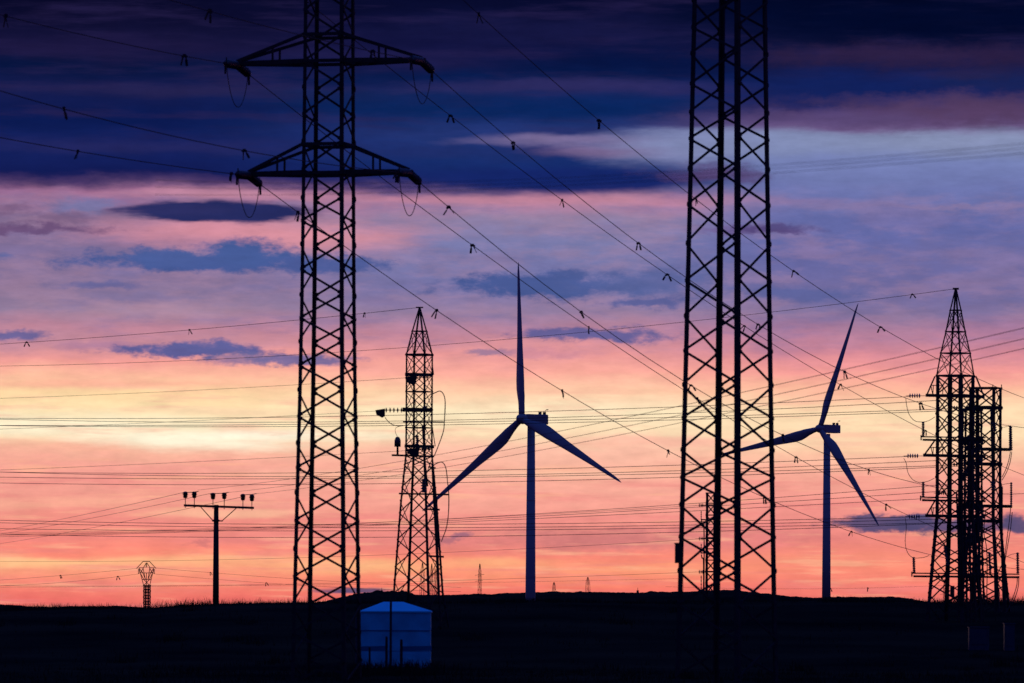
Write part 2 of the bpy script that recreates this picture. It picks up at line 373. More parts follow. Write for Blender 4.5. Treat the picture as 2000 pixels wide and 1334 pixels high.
pxs = [-2900 + i * 60 for i in range(46)] + [-140 + i * 3.0 for i in range(761)] + [2150 + i * 60 for i in range(46)]
mb = MB()
for d in ds:
    for p in pxs:
        x = (p - 1000) / F * max(d, 20)
        if d < 150: x *= 1 + (150 - d) / 30      # widen the sheet round the camera
        mb.v.append(Vector((x, d if d > 2 else -200, zt(x, max(d, 20)))))
n = len(pxs)
for i in range(len(ds) - 1):
    for j in range(n - 1):
        a = i * n + j
        mb.f.append((a, a + 1, a + n + 1, a + n))
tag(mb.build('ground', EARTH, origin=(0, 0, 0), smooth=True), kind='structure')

# grass along the near crest and in the foreground
mb = MB()
def blade(x, d, h, w, lean):
    z = zt(x, d) - .03
    b = Vector((x, d, z)); a = random.uniform(0, 6.28)
    t = b + Vector((math.cos(a) * lean * h, math.sin(a) * lean * h, h)); m = b.lerp(t, .5) - Vector((math.cos(a), math.sin(a), 0)) * lean * h * .15
    s = Vector((w, random.uniform(-w, w), 0))
    o = len(mb.v); mb.v += [b - s, b + s, m + s * .7, t, m - s * .7]
    mb.f.append((o, o + 1, o + 2, o + 3, o + 4))
def tuft(px, d, h, k=9, spread=.12, w=.008):
    x = (px - 1000) / F * d
    for _ in range(k):
        blade(x + random.gauss(0, spread), d + random.uniform(-.3, .3), h * random.uniform(.4, 1.1), w * random.uniform(.6, 1.4), random.uniform(.05, .55))
for _ in range(6500):
    px = random.uniform(-150, 2150)
    dens = .35 + .65 * max(0, math.sin(px * .02) * .5 + math.sin(px * .0071 + 1) * .5)
    if random.random() > dens: continue
    tuft(px, random.uniform(308, 325), random.choice((.12, .18, .24, .28, .4)) * (1.35 if 300 < px < 430 or px > 1860 else 1), random.randint(3, 7), .15)
for px, h in ((104, .35), (112, .42), (118, .38), (168, .3), (182, .3), (300, .5), (306, .62), (312, .45), (340, .3), (352, .28), (1830, .25), (1955, .35), (1975, .3), (1990, .34), (545, .3), (20, .22)):
    tuft(px, 316, h, 7, .1, .006)
for _ in range(1500):      # dark tufts low in the frame
    px = random.uniform(-150, 2150)
    tuft(px, random.uniform(178, 212), random.choice((.08, .12, .2, .3)), random.randint(4, 9), .2, .012)
for _ in range(190):       # clumps hiding the foot of the blue kiosk
    px = random.uniform(690, 860)
    tuft(px, random.uniform(196, 206), random.choice((.2, .3, .4, .55)), 12, .12, .014)
for _ in range(26):
    cx_, cd__ = random.uniform(-100, 2100), random.uniform(190, 300)
    for _k in range(random.randint(6, 16)):
        tuft(cx_ + random.gauss(0, 14), cd__ + random.gauss(0, 1.0), random.choice((.25, .35, .5)), 7, .15, .012)
for _ in range(900):
    px = random.uniform(-150, 2150)
    tuft(px, random.uniform(215, 305), random.choice((.1, .15, .25, .35)), random.randint(4, 8), .25, .012)
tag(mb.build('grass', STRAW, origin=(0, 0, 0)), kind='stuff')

# ------------------------------------------------------------------ lattice towers
ZUP = Vector((0, 0, 1))
class Tower:
    def __init__(s, root, cx, d, ang, prof, leg, lt=.012, m=STEEL):
        s.root = root; s.c = Vector((cx, d, 0)); s.ang = math.radians(ang); s.prof = sorted(prof); s.leg = leg; s.lt = lt; s.m = m
        s.braces = []
    def dirn(s, i):
        a = s.ang + math.pi / 2 * i
        return Vector((math.cos(a), math.sin(a), 0))
    def corner(s, i, z): return s.c + s.dirn(i % 4) * lerp(s.prof, z) + ZUP * z
    def legs(s, taper=1.0):
        zs = [p[0] for p in s.prof]
        for i in range(4):
            e1 = (s.dirn((i + 1) % 4) - s.dirn(i)).normalized(); e2 = (s.dirn((i - 1) % 4) - s.dirn(i)).normalized()
            rings = []
            for k, z in enumerate(zs):
                w = s.leg * (taper(z) if callable(taper) else 1 + (taper - 1) * k / (len(zs) - 1)); t = w * .28
                c = s.corner(i, z)
                rings.append([c + e1 * a + e2 * b for a, b in ((0, 0), (w, 0), (w, t), (t, t), (t, w), (0, w))])
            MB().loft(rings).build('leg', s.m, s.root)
    def brace(s, i, j, z0, z1, w):
        p, q = s.corner(i, z0), s.corner(j, z1)
        fn = (s.dirn(i) + s.dirn(j)).normalized()
        side = (q - p).cross(fn)
        off = fn * (w * .25)
        s.braces.append((z0, fn.y, p + off, q + off, w, side))
    def zig(s, levels, w):
        for f in range(4):
            for k in range(len(levels) - 1):
                a, b = (f, (f + 1) % 4) if k % 2 == 0 else ((f + 1) % 4, f)
                s.brace(a, b, levels[k], levels[k + 1], w)
    def xpan(s, levels, w, faces=(0, 1, 2, 3)):
        for f in faces:
            g = (f + 1) % 4
            for a, b in zip(levels, levels[1:]):
                s.brace(f, g, a, b, w); s.brace(g, f, a, b, w)
    def ring(s, z, w):
        for f in range(4): s.brace(f, (f + 1) % 4, z, z, w)
    def finish(s, zlo=-1e9, zhi=1e9, name='diagonal_brace', plate=False):
        order = sorted(s.braces, key=lambda b: (not (zlo < b[0] < zhi), b[1] > 0, -b[4]))
        rest = MB()
        for k, (z, fy, p, q, w, side) in enumerate(order):
            nm = 'horizontal_brace' if abs(p.z - q.z) < .02 else name
            if k < 95:
                b = MB().bar(p, q, w, w * .35, side)
                if plate and nm == name:
                    dd = (q - p).normalized()
                    b.bar(p + dd * .03, p + dd * .19, w * 1.6, w * .2, side); b.bar(q - dd * .19, q - dd * .03, w * 1.6, w * .2, side)
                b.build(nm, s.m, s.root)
            else: rest.bar(p, q, w, w * .35, side)
        if rest.v: tag(rest.build('rear_bracing', s.m, s.root), kind='stuff')
def zof(px, py, d): return P(px, py, d).z
def ztab(px, d, tab): return [zof(px, y, d) for y in tab]

# --- crossarmed pylon on the left
D1 = 185.0; k1 = D1 / F
cx1 = P(638, 1175, D1).x
root1 = thing('lattice_pylon', (cx1, D1, 0), 'tall dark steel lattice pylon with wide crossarms, left of centre behind blue kiosk', 'pylon', 'lattice power pylons')
prof1 = [(-.3, 79 * k1)] + [(zof(638, y, D1), r * k1) for y, r in ((1175, 75), (1000, 71), (760, 65), (580, 61.5), (340, 59), (0, 56), (-150, 54), (-230, 12))]
t1 = Tower(root1, cx1, D1, 30, prof1, .125)
t1.legs(.85)
Bn = [1290, 1180, 1072, 962, 866, 762, 668, 577, 478, 388, 278, 172, 72, -28, -128]
lev = []
for a, b in zip(Bn, Bn[1:]): lev += [a, (a + b) / 2]
lev.append(Bn[-1])
# on the left outer leg (corner 2) the side face meets at B rows, the front face half way between
t1.zig([zof(638, y, D1) for y in ([1331] + lev)][0:], .072)
for y in (122, 70, 340, 284, -95, -146): t1.ring(zof(638, y, D1), .11)
t1.finish(zof(638, 1190, D1), zof(638, -5, D1), plate=True)
ARM = Vector((math.cos(math.radians(-15)), math.sin(math.radians(-15)), 0))
LINE = Vector((math.sin(math.radians(15)), math.cos(math.radians(15)), 0))
cen1 = Vector((cx1, D1, 0))
tips = {}
for nm, yb, yt, half in (('upper', 122, 70, 3.13), ('lower', 339, 284, 2.72), ('top', -95, -146, 2.72)):
    zb, zt_ = zof(638, yb, D1), zof(638, yt, D1)
    for sgn, corners in ((-1, (1, 2)), (1, (0, 3))):
        ca_ = MB()
        tip = cen1 + ARM * sgn * half + ZUP * (zb + .02); tips[nm, sgn] = tip
        arm = MB().box(tip - ARM * sgn * .05, .34, .16, .12, ARM).build('crossarm', STEEL, root1)
        for kx, c in enumerate(corners):
            g = LINE * (.06 if c in (0, 1) else -.06)
            lo, hi = t1.corner(c, zb), t1.corner(c, zt_)
            MB().bar(lo, tip + g, .15, .06, ZUP).build('lower_chord', STEEL, arm)
            MB().bar(hi, tip + g + ZUP * .07, .10, .06, ZUP).build('upper_chord', STEEL, arm)
            s0 = lo.lerp(tip + g, .46); s1 = hi.lerp(tip + g + ZUP * .07, .46)
            MB().bar(s0, s1, .06, .05, ARM).build('strut', STEEL, arm)
        st_ = MB()
        for a_, b_ in ((.12, .3), (.3, .12)):
            pass
        st_.bar(t1.corner(corners[0], zb).lerp(tip, .2), t1.corner(corners[1], zb).lerp(tip, .5), .07, .05, ZUP)
        st_.bar(t1.corner(corners[1], zb).lerp(tip, .5), t1.corner(corners[0], zb).lerp(tip, .78), .07, .05, ZUP)
        st_.build('plan_brace', STEEL, arm)

# --- wire fitting: photo points on a wire that runs in a known vertical plane
def fit(pts, A, Dv, deg=2, fix=None):
    ss, hh, ww = [], [], []
    for px, py in pts:
        u, v = uv(px, py); k = u / F
        s = (k * A.y - A.x) / (Dv.x - k * Dv.y); d = A.y + s * Dv.y
        ss.append(s); hh.append(EYE + v / F * d); ww.append(1.0)
    if fix: ss.append(fix[0]); hh.append(fix[1]); ww.append(20.0)
    deg = min(deg, len(ss) - 1)
    co = np.polyfit(ss, hh, deg, w=ww)
    return co, ss
def at_wire(co, A, Dv, s): return Vector((A.x + s * Dv.x, A.y + s * Dv.y, float(np.polyval(co, s))))
def make_wire(co, A, Dv, s0, s1, r, label, group, seg=44, name='power_line'):
    pts = [at_wire(co, A, Dv, s0 + (s1 - s0) * i / seg) for i in range(seg + 1)]
    o = MB().tube(pts, r, 6).build(name, WIREM)
    return tag(o, label, 'wire', group)

# --- wire markers: a clamp with two hanging flaps
mk = {}
def marker_proto():
    e = thing('wire_marker', (0, 0, 0), 'black flap marker on a wire', 'wire marker', 'flap markers clipped to the long wires')
    c = MB(); c.box((0, 0, -.01), .2, .06, .07); c.box((0, 0, .04), .09, .08, .05); c.build('clamp', RUBBER, e)
    for s in (-1, 1):
        f = MB(); p0 = Vector((s * .055, 0, -.02)); p1 = Vector((s * .135, s * .02, -.32))
        f.bar(p0, p0.lerp(p1, .35), .045, .03, (1, 0, 0)); f.bar(p0.lerp(p1, .33), p1, .085, .016, (1, .4 * s, 0))
        f.build('flap', RUBBER, e)
    return e
proto = marker_proto(); used = [False]
ORD = ['first', 'second', 'third', 'fourth', 'fifth', 'sixth', 'seventh']
def copy_tree(o, parent=None):
    c = o.copy(); C.objects.link(c); c.parent = parent
    for ch in list(o.children): copy_tree(ch, c)
    return c
def put_markers(co, A, Dv, pxys, phrase, scale=1.0):
    pxys = sorted(pxys)
    for i, (px, py) in enumerate(pxys):
        u, v = uv(px, py); k = u / F
        s = (k * A.y - A.x) / (Dv.x - k * Dv.y)
        e = proto if not used[0] else copy_tree(proto); used[0] = True
        rnd = random.uniform(.72, 1.0) * scale
        e.location = at_wire(co, A, Dv, s); e.rotation_euler = (random.uniform(-.15, .15), random.uniform(-.2, .2), random.uniform(0, 6.28)); e.scale = (rnd,) * 3
        for ch in e.children:
            if ch.name.startswith('flap'): ch.rotation_euler = (random.uniform(-.5, .5), random.uniform(-.45, .45), random.uniform(-.5, .5))
        e['label'] = ('black flap marker, only one on the %s' % phrase) if len(pxys) == 1 else 'flap marker on the %s, %s from the left' % (phrase, ORD[i])
INS = 1.15
def string_mesh(p0, p1, n, rd, rod=.022):
    prof = [(0, rod)]
    for i in range(n):
        a = (i + .18) / n; b = (i + .82) / n; m_ = (i + .5) / n
        prof += [(a, rod), (m_ - .12 / n, rd), (m_ + .12 / n, rd * .9), (b, rod)]
    prof.append((1, rod))
    return MB().lathe(p0, p1, prof, 10)
GW = 'conductors strung on the crossarmed pylon'
def arm_wires(nm, sgn, Lp, Rp, ml, mr, lab, phrL, phrR):
    tip = tips[nm, sgn]; A = Vector((tip.x, tip.y))
    Dv = Vector((LINE.x, LINE.y))
    ends = []
    for way, pts, marks, phr in ((-1, Lp, ml, phrL), (1, Rp, mr, phrR)):
        if not pts:
            continue
        co, ss = fit(pts, A, Dv, 2, (0, tip.z - .05))
        a = at_wire(co, A, Dv, way * .15); b = at_wire(co, A, Dv, way * INS)
        p_ = tip - ZUP * .05 + LINE * way * .06
        o = string_mesh(p_, b, 6, .145, .03).build('insulator_string', GLASS, smooth=True)
        cl = MB(); e_ = (b - p_).normalized(); cl.bar(b - e_ * .02, b + e_ * .26, .07, .05, ZUP); cl.bar(b + e_ * .1, b + e_ * .12 - ZUP * .34, .07, .05, LINE); cl.bar(b - ZUP * .16, b + ZUP * .2, .03, .03, LINE)
        cl.build('strain_clamp', STEEL, o)
        tag(o, 'dark disc insulator string on the %s arm, %s end' % (lab, 'near' if way < 0 else 'far'), 'insulator', 'insulator strings on the crossarmed pylon')
        make_wire(co, A, Dv, way * INS, -95 if way < 0 else 235, .0135, 'long dark conductor, the %s' % phr, GW)
        if marks: put_markers(co, A, Dv, marks, phr)
        ends.append(b)
    if len(ends) == 2:
        a, b = ends; pts = []
        for i in range(21):
            t = i / 20; p = a.lerp(b, t); p.z -= 1.25 * (1 - (2 * t - 1) ** 2) ** .75 + (0 if 0 < i < 20 else 0)
            pts.append(p)
        tag(MB().tube(pts, .014, 6).build('jumper_cable', WIREM), 'slack jumper loop hanging under the %s arm of the crossarmed pylon' % lab, 'jumper cable', 'jumper loops on the crossarmed pylon')
        for p, q in ((a, pts[2]), (b, pts[-3])):
            pass
arm_wires('upper', -1, [(10, 32), (180, 70), (360, 112)], [(580, 226), (690, 308), (780, 376), (922, 485), (1150, 640), (1325, 747), (1555, 893), (1731, 988)],
    [(11, 33), (360, 112)], [(923, 486), (1150, 640), (1362, 775), (1555, 893), (1731, 988)], 'upper left', 'near wire reaching pylon\'s upper left arm', 'far wire leaving pylon\'s upper left arm')
arm_wires('upper', 1, [(340, 2), (410, 22), (560, 62), (728, 100)], [(900, 195), (1002, 281), (1247, 478), (1400, 590), (1481, 636), (1650, 720), (1770, 771), (1957, 834)],
    [(410, 22), (728, 100)], [(1002, 281), (1247, 478), (1481, 636), (1650, 720), (1798, 784)], 'upper right', 'near wire reaching pylon\'s upper right arm', 'far wire leaving pylon\'s upper right arm')
arm_wires('lower', -1, [(0, 268), (152, 297), (440, 335)], [(582, 410), (690, 490), (853, 608), (1098, 764), (1305, 881), (1493, 972), (1663, 1038), (1815, 1083)],
    [(152, 297), (452, 336)], [(582, 410), (853, 608), (1098, 764), (1305, 881), (1493, 972), (1663, 1038)], 'lower left', 'near wire reaching pylon\'s lower left arm', 'far wire leaving pylon\'s lower left arm')
arm_wires('lower', 1, [(0, 178), (125, 213), (477, 291), (720, 338)], [(876, 409), (1000, 515), (1135, 615), (1350, 755), (1529, 843), (1697, 912), (1800, 952)],
    [(125, 213), (477, 291), (775, 345)], [(876, 409), (1135, 615), (1350, 755), (1529, 843), (1697, 912)], 'lower right', 'near wire reaching pylon\'s lower right arm', 'far wire leaving pylon\'s lower right arm')
arm_wires('top', -1, None, [(760, 136), (880, 234), (1098, 396), (1303, 532), (1454, 631), (1642, 752), (1800, 840), (2000, 928)],
    None, [(880, 234), (1098, 396), (1303, 532), (1454, 631), (1642, 752), (1808, 843)], 'topmost left', '', 'far wire passing behind pylon\'s upper right arm')
arm_wires('top', 1, None, [(895, 0), (935, 36), (1170, 240), (1345, 376), (1550, 530), (1720, 638), (1840, 702), (2000, 780)],
    None, [(935, 36), (1170, 240), (1360, 388), (1550, 530), (1720, 638)], 'topmost right', '', 'highest wire slanting from top edge to right')

# --- plain lattice column right of centre
D2 = 176.0; k2 = D2 / F
cx2 = P(1420, 1175, D2).x
root2 = thing('lattice_pylon', (cx2, D2, 0), 'thick armless steel lattice column cut by the top edge, right of centre', 'pylon', 'lattice power pylons')
prof2 = [(-.3, 104 * k2)] + [(zof(1420, y, D2), r * k2) for y, r in ((1150, 98.5), (800, 91), (560, 86), (330, 81), (0, 74.5), (-400, 67))]
t2 = Tower(root2, cx2, D2, 190.5, prof2, .155)
t2.legs(.9)
lv2 = [1320, 1250, 1180, 1115, 1049, 986, 933, 879, 817, 752, 686, 618, 549, 476, 400, 330, 272, 220, 165, 105, 55, 2, -50, -102, -155, -208, -262, -316, -370]
t2.zig([zof(1420, y, D2) for y in lv2], .074)
for f in range(4): t2.brace(f, (f + 1) % 4, zof(1420, -395, D2), zof(1420, -395, D2), .1)
t2.finish(zof(1420, 1200, D2), zof(1420, -5, D2), plate=True)
bx = MB(); c = t2.corner(0, zof(1324, 1081, D2))
bx.box(c + Vector((.0, -.12, 0)), .24, .2, .60); bx.box(c + Vector((0, -.12, .31)), .28, .24, .03)
bx.build('junction_box', RUBBER, root2)

# --- slender spired tower with cable terminations, left of the near turbine
D3 = 270.0; k3 = D3 / F
cx3 = P(817, 1175, D3).x; g3 = zt(cx3, D3)
root3 = thing('lattice_tower', (cx3, D3, g3), 'slender spired lattice tower with cable terminations, left of the nearer wind turbine', 'pylon', 'spired lattice towers')
z3 = lambda y: zof(817, y, D3)
prof3 = [(g3 - .2, 70 * k3)] + [(z3(y), r * k3) for y, r in ((1160, 54), (980, 39.5), (890, 29.5), (835, 28.9), (693, 28.9), (647, 16.5), (602, 2.5))]
t3 = Tower(root3, cx3, D3, 23.5, prof3, .105)
t3.legs(.6)
t3.xpan([z3(y) for y in (693, 731, 765, 800, 835.5, 871, 890)], .04)
t3.xpan([z3(y) for y in (647, 693)], .04)
t3.xpan([z3(y) for y in (1263, 1213, 1160, 1107, 1054, 1002, 952, 908, 890)], .055, (0, 2))
t3.xpan([z3(y) for y in (1240, 1187, 1133, 1077, 1027, 978, 930, 890)], .045, (1, 3))
for y, w in ((647, .05), (693, .09), (765, .05), (835.5, .05)): t3.ring(z3(y), w)
t3.finish(z3(1165), z3(590))
MB().box(t3.c + ZUP * z3(600.5), .34, .12, .06).build('peak_plate', STEEL, root3)
def pbar(root, d, pts, w, name, m=STEEL, t=.06):
    b = MB()
    for (x0, y0), (x1, y1) in zip(pts, pts[1:]): b.bar(P(x0, y0, d), P(x1, y1, d), w, t, ZUP if abs(y1 - y0) < abs(x1 - x0) else Vector((1, 0, 0)))
    return b.build(name, m, root)
def curve(pts, d, d1=None, n=8):
    """Catmull-Rom through photo points at one depth (or a depth sliding from d to d1)"""
    d1 = d if d1 is None else d1
    q = [P(x, y, d + (d1 - d) * i / (len(pts) - 1)) for i, (x, y) in enumerate(pts)]
    q = [q[0] * 2 - q[1]] + q + [q[-1] * 2 - q[-2]]; out_ = []
    for i in range(1, len(q) - 2):
        for k in range(n):
            t = k / n; a, b, c_, e = q[i - 1], q[i], q[i + 1], q[i + 2]
            out_.append(.5 * ((2 * b) + (c_ - a) * t + (2 * a - 5 * b + 4 * c_ - e) * t * t + (3 * b - a - 3 * c_ + e) * t ** 3))
    out_.append(q[-2]); return out_
F3 = D3 - 1.3
for pts, w in (([(791, 731), (846, 732.5)], .16), ([(786, 800), (842, 801)], .2), ([(790, 871), (848, 872.5)], .15), ([(765, 889), (848, 891.5)], .09), ([(787, 823.5), (867, 824.5)], .07),
               ([(779, 964), (876, 966)], .08), ([(834, 994.5), (859, 995.5)], .09), ([(838, 1086), (867, 1087.5)], .09), ([(836, 912), (851, 914)], .07)):
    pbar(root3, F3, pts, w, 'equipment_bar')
pbar(root3, F3, [(843, 700), (847, 732)], .04, 'arm_stay'); pbar(root3, F3, [(845, 838), (850, 872)], .04, 'arm_stay')
for pts, r in (([(846, 912), (849, 960), (853, 1040), (858, 1170), (861, 1230)], .05), ([(844, 905), (846, 955), (849, 1010), (853, 1090), (857, 1180)], .04), ([(825, 830), (830, 900), (835, 950)], .04)):
    MB().tube(curve(pts, F3), r, 8).build('cable_conduit', RUBBER, root3, smooth=True)
def bushing(root, d, px, y0, y1, rd, n, name='cable_bushing', x1=None, m=GLASS):
    p0, p1 = P(px, y1, d), P(px if x1 is None else x1, y0, d)
    return string_mesh(p0, p1, n, rd, rd * .55).build(name, m, root)
b = MB().lathe(P(776.5, 889, F3), P(776.5, 853, F3), [(0, .05), (.45, .05), (.46, .15), (.8, .15), (.95, .1), (1, .04)], 12).build('capped_bushing', GLASS, root3, smooth=True)
bushing(root3, F3, 815, 850, 870, .09, 5); bushing(root3, F3, 828, 935, 962, .16, 5); bushing(root3, F3, 831, 793, 800, .14, 2)
GJ = 'cables looping off the towers'
for pts, r, lab in (([(842, 771), (850, 767), (860, 764), (867, 772), (869.5, 788), (868, 822), (866, 842), (858, 866), (848, 891)], .025, 'upper cable bowed out from the right side of the left spired tower'),
                    ([(843, 912), (853, 905), (864, 903), (871, 915), (874, 940), (876.5, 965), (876, 1000), (872, 1030), (862, 1058)], .025, 'lower cable bowed out from the right side of the left spired tower'),
                    ([(752, 815), (757, 822), (766, 829), (778, 832), (790, 831)], .02, 'short cable sagging below the boxed insulator on left spired tower'),
                    ([(776, 853), (772, 843), (773, 836), (779, 833), (789, 831)], .012, 'thin cable curling up from the capped bushing on left spired tower'),
                    ([(798, 748), (806, 762), (812, 790), (814, 820), (815, 850)], .015, 'cable hanging inside the upper body of the left spired tower')):
    tag(MB().tube(curve(pts, F3 - .1), r, 6).build('jumper_cable', WIREM, smooth=True), lab, 'jumper cable', GJ)
GI = 'insulators on the spired towers'
def boxed_string(d, x0, x1, y, box, label, n=4, rd=.13):
    e = thing('insulator_string', P(x0, y, d), label, 'insulator', GI)
    MB().tube([P(x0, y, d), P(x1, y, d)], .018, 6).build('rod', STEEL, e)
    for i in range(n):
        xa = x0 + (x1 - x0) * (i + .3) / n; xb = x0 + (x1 - x0) * (i + .75) / n
        MB().lathe(P(xa, y, d), P(xb, y, d), [(0, .03), (.45, rd), (.6, rd), (1, .03)], 10).build('disc', GLASS, e)
    if box:
        (bx0, by0), (bx1, by1) = box
        q = [(bx0, by0 + 3), (bx1, by0), (bx1, by1 - 3), (bx1 - (bx1 - bx0) * .3, by1), (bx0 + 2, by1 - 6)]
        MB().prism([P(x, y_, d - .18) for x, y_ in q], [P(x, y_, d + .18) for x, y_ in q]).build('bird_guard', RUBBER, e)
boxed_string(F3 - .1, 788, 751, 801, ((733, 798), (752, 816)), 'ribbed insulator with black guard box sticking out left from spired tower', 5)
boxed_string(F3 - .4, 838, 810, 737, ((791, 733), (813, 752)), 'guarded insulator under the topmost bar of the left spired tower', 4)
boxed_string(F3 - .4, 842, 815, 877, ((794, 874), (818, 892)), 'guarded insulator under the lower bar of the left spired tower', 4)

# --- spired tower at the right edge
D4 = 280.0; k4 = D4 / F
cx4 = P(1864, 1175, D4).x; g4 = zt(cx4, D4)
root4 = thing('lattice_tower', (cx4, D4, g4), 'tall spired lattice tower with three side arms near the right edge', 'pylon', 'spired lattice towers')
z4 = lambda y: zof(1864, y, D4)
prof4 = [(g4 - .2, 60 * k4)] + [(z4(y), r * k4) for y, r in ((1175, 55), (1062, 45), (1005, 39.5), (736, 39.5), (734, 39.5), (690, 31.3), (648, 21), (606, 12.3), (565, 2.5))]
t4 = Tower(root4, cx4, D4, 13, prof4, .17)
t4.legs(lambda z: 1.0 if z < z4(735) else .4)
for a, b_ in ((734, 690), (690, 648), (648, 606)): t4.xpan([z4(a), z4(b_)], .04)
t4.xpan([z4(y) for y in (734, 772, 808, 848, 890, 932, 972, 1007)], .065)
t4.zig([z4(y) for y in (1222, 1178, 1140, 1104, 1070, 1038, 1007)], .07); t4.zig([z4(y) for y in (1198, 1158, 1121, 1087, 1054, 1022)], .055)
for y, w in ((606, .055), (648, .055), (690, .055), (734, .08), (772, .08), (890, .08), (1007, .08)): t4.ring(z4(y), w)
t4.finish(z4(1180), z4(560))
MB().box(t4.c + ZUP * z4(564), .3, .16, .09).build('peak_plate', STEEL, root4)
F4 = D4 - 1.1
for y, ytop, xl, xr in ((772, 735, 1808, 1923), (889, 860, 1803, 1925), (1007, 978, 1807, 1923)):
    arm = MB().bar(P(xl, y, F4), P(xr, y + 3, F4), .15, .12, ZUP).build('side_arm', STEEL, root4)
    for xa, xt in ((1826, xl), (1906, xr)):
        MB().bar(P(xa, ytop, F4 + .3), P(xt + (2 if xt < 1860 else -2), y, F4), .07, .06, Vector((1, 0, 0))).build('arm_stay', STEEL, arm)
    st_ = MB()
    for xx in (1818, 1823, 1842):
        st_.bar(P(xx, ytop + (y - ytop) * (.45 if xx < 1830 else .4), F4 + .1), P(xx + (4 if xx < 1820 else -1), y, F4), .04, .04, Vector((1, 0, 0)))
    st_.bar(P(1818, ytop + (y - ytop) * .48, F4 + .1), P(1842, ytop + (y - ytop) * .48, F4 + .1), .04, .04, ZUP)
    st_.build('arm_web', STEEL, arm)
for y, xl, xr in ((856, 1799, 1925), (974, 1798, 1925), (1122.5, 1781, 1991)):
    pl = MB(); pl.bar(P(xl, y - 3, F4 - .5), P(xr, y - 1, F4 - .5), .06, .06, ZUP); pl.bar(P(xl + 3, y + 3, F4 - .4), P(xr, y + 5, F4 - .4), .1, .06, ZUP); pl.bar(P(xl, y - 6, F4 - .5), P(xl, y + 4, F4 - .5), .06, .06, Vector((1, 0, 0)))
    pl.build('equipment_bar', STEEL, root4)
for px, y0, y1, x1 in ((1803, 824, 853, 1803), (1803, 941, 971, 1803), (1785.5, 1088, 1119, 1784.5), (1851, 1068, 1105, 1845), (1988, 1079, 1120, 1987.5), (1934, 1078, 1120, 1932)):
    bushing(root4, F4 - .5, px, y0, y1, .085, 9, x1=x1)
MB().box(P(1860, 1155, F4 - .4), .2, .2, .55).build('junction_box', RUBBER, root4)
for pts, r in (([(1877, 840), (1879, 950), (1880, 1060), (1882, 1240)], .045), ([(1884, 900), (1885, 1000), (1887, 1100), (1889, 1240)], .05), ([(1891, 850), (1892, 980), (1895, 1100), (1897, 1240)], .05), ([(1898, 880), (1899, 1000), (1902, 1110), (1906, 1240)], .05),
               ([(1868, 960), (1871, 1040), (1872, 1120), (1870, 1240)], .04), ([(1906, 880), (1908, 990), (1912, 1080), (1916, 1240)], .045), ([(1888, 960), (1878, 1010), (1876, 1100), (1875, 1240)], .035), ([(1912, 1010), (1919, 1080), (1921, 1240)], .03)):
    MB().tube(curve(pts, F4 - .2), r, 8).build('cable_conduit', RUBBER, root4, smooth=True)

# --- flat-topped tower standing behind it
D5 = 292.0; k5 = D5 / F
cx5 = P(1923, 1175, D5).x; g5 = zt(cx5, D5)
root5 = thing('lattice_tower', (cx5, D5, g5), 'flat-topped lattice tower half hidden behind the spired tower at right edge', 'pylon', 'flat-topped lattice towers')
z5 = lambda y: zof(1923, y, D5)
prof5 = [(g5 - .2, 62 * k5)] + [(z5(y), r * k5) for y, r in ((1175, 56), (1080, 44), (1010, 36.5), (757, 36.5))]
t5 = Tower(root5, cx5, D5, 24.5, prof5, .17)
t5.legs(.8)
t5.xpan([z5(y) for y in (757, 796, 836, 877, 906, 947, 988, 1017)], .07)
t5.zig([z5(y) for y in (1220, 1180, 1140, 1105, 1072, 1043, 1017)], .07); t5.zig([z5(y) for y in (1200, 1160, 1122, 1088, 1057, 1030)], .06)
for y, w in ((758, .08), (796, .14), (877, .12), (906, .12), (988, .12), (1017, .12)): t5.ring(z5(y), w)
t5.finish(z5(1180), z5(750))
F5 = D5 - 1.2
for y, xr in ((877, 1974), (988, 1977)): pbar(root5, F5, [(1884, y), (xr, y + 1)], .16, 'equipment_bar')
for y in (796, 906, 1017): pbar(root5, F5, [(1886, y), (1957, y + 2)], .14, 'equipment_bar')
for px, y0, y1, x1 in ((1972.5, 831, 880, 1972.5), (1975.5, 833, 880, 1974.5), (1975, 942, 990, 1975), (1943, 825, 842, 1940), (1940, 940, 958, 1938)):
    bushing(root5, F5 - .2, px, y0, y1, .07 if px > 1950 else .14, 11 if px > 1950 else 4, x1=x1)
bushing(root5, F5 - .2, 1988, 1079, 1080, .03, 1)
for pts, r in (([(1936, 800), (1938, 900), (1941, 1010), (1945, 1240)], .05), ([(1953, 880), (1954, 1000), (1957, 1080), (1962, 1240)], .06), ([(1957, 950), (1957, 1040), (1961, 1110), (1965, 1240)], .05)):
    MB().tube(curve(pts, F5 - .2), r, 8).build('cable_conduit', RUBBER, root5, smooth=True)
for (x0, y0) in ((1890, 757), (1939, 757), (1956, 757)): pbar(root5, D5, [(x0, y0), (x0, y0 - 6)], .04, 'top_spike')
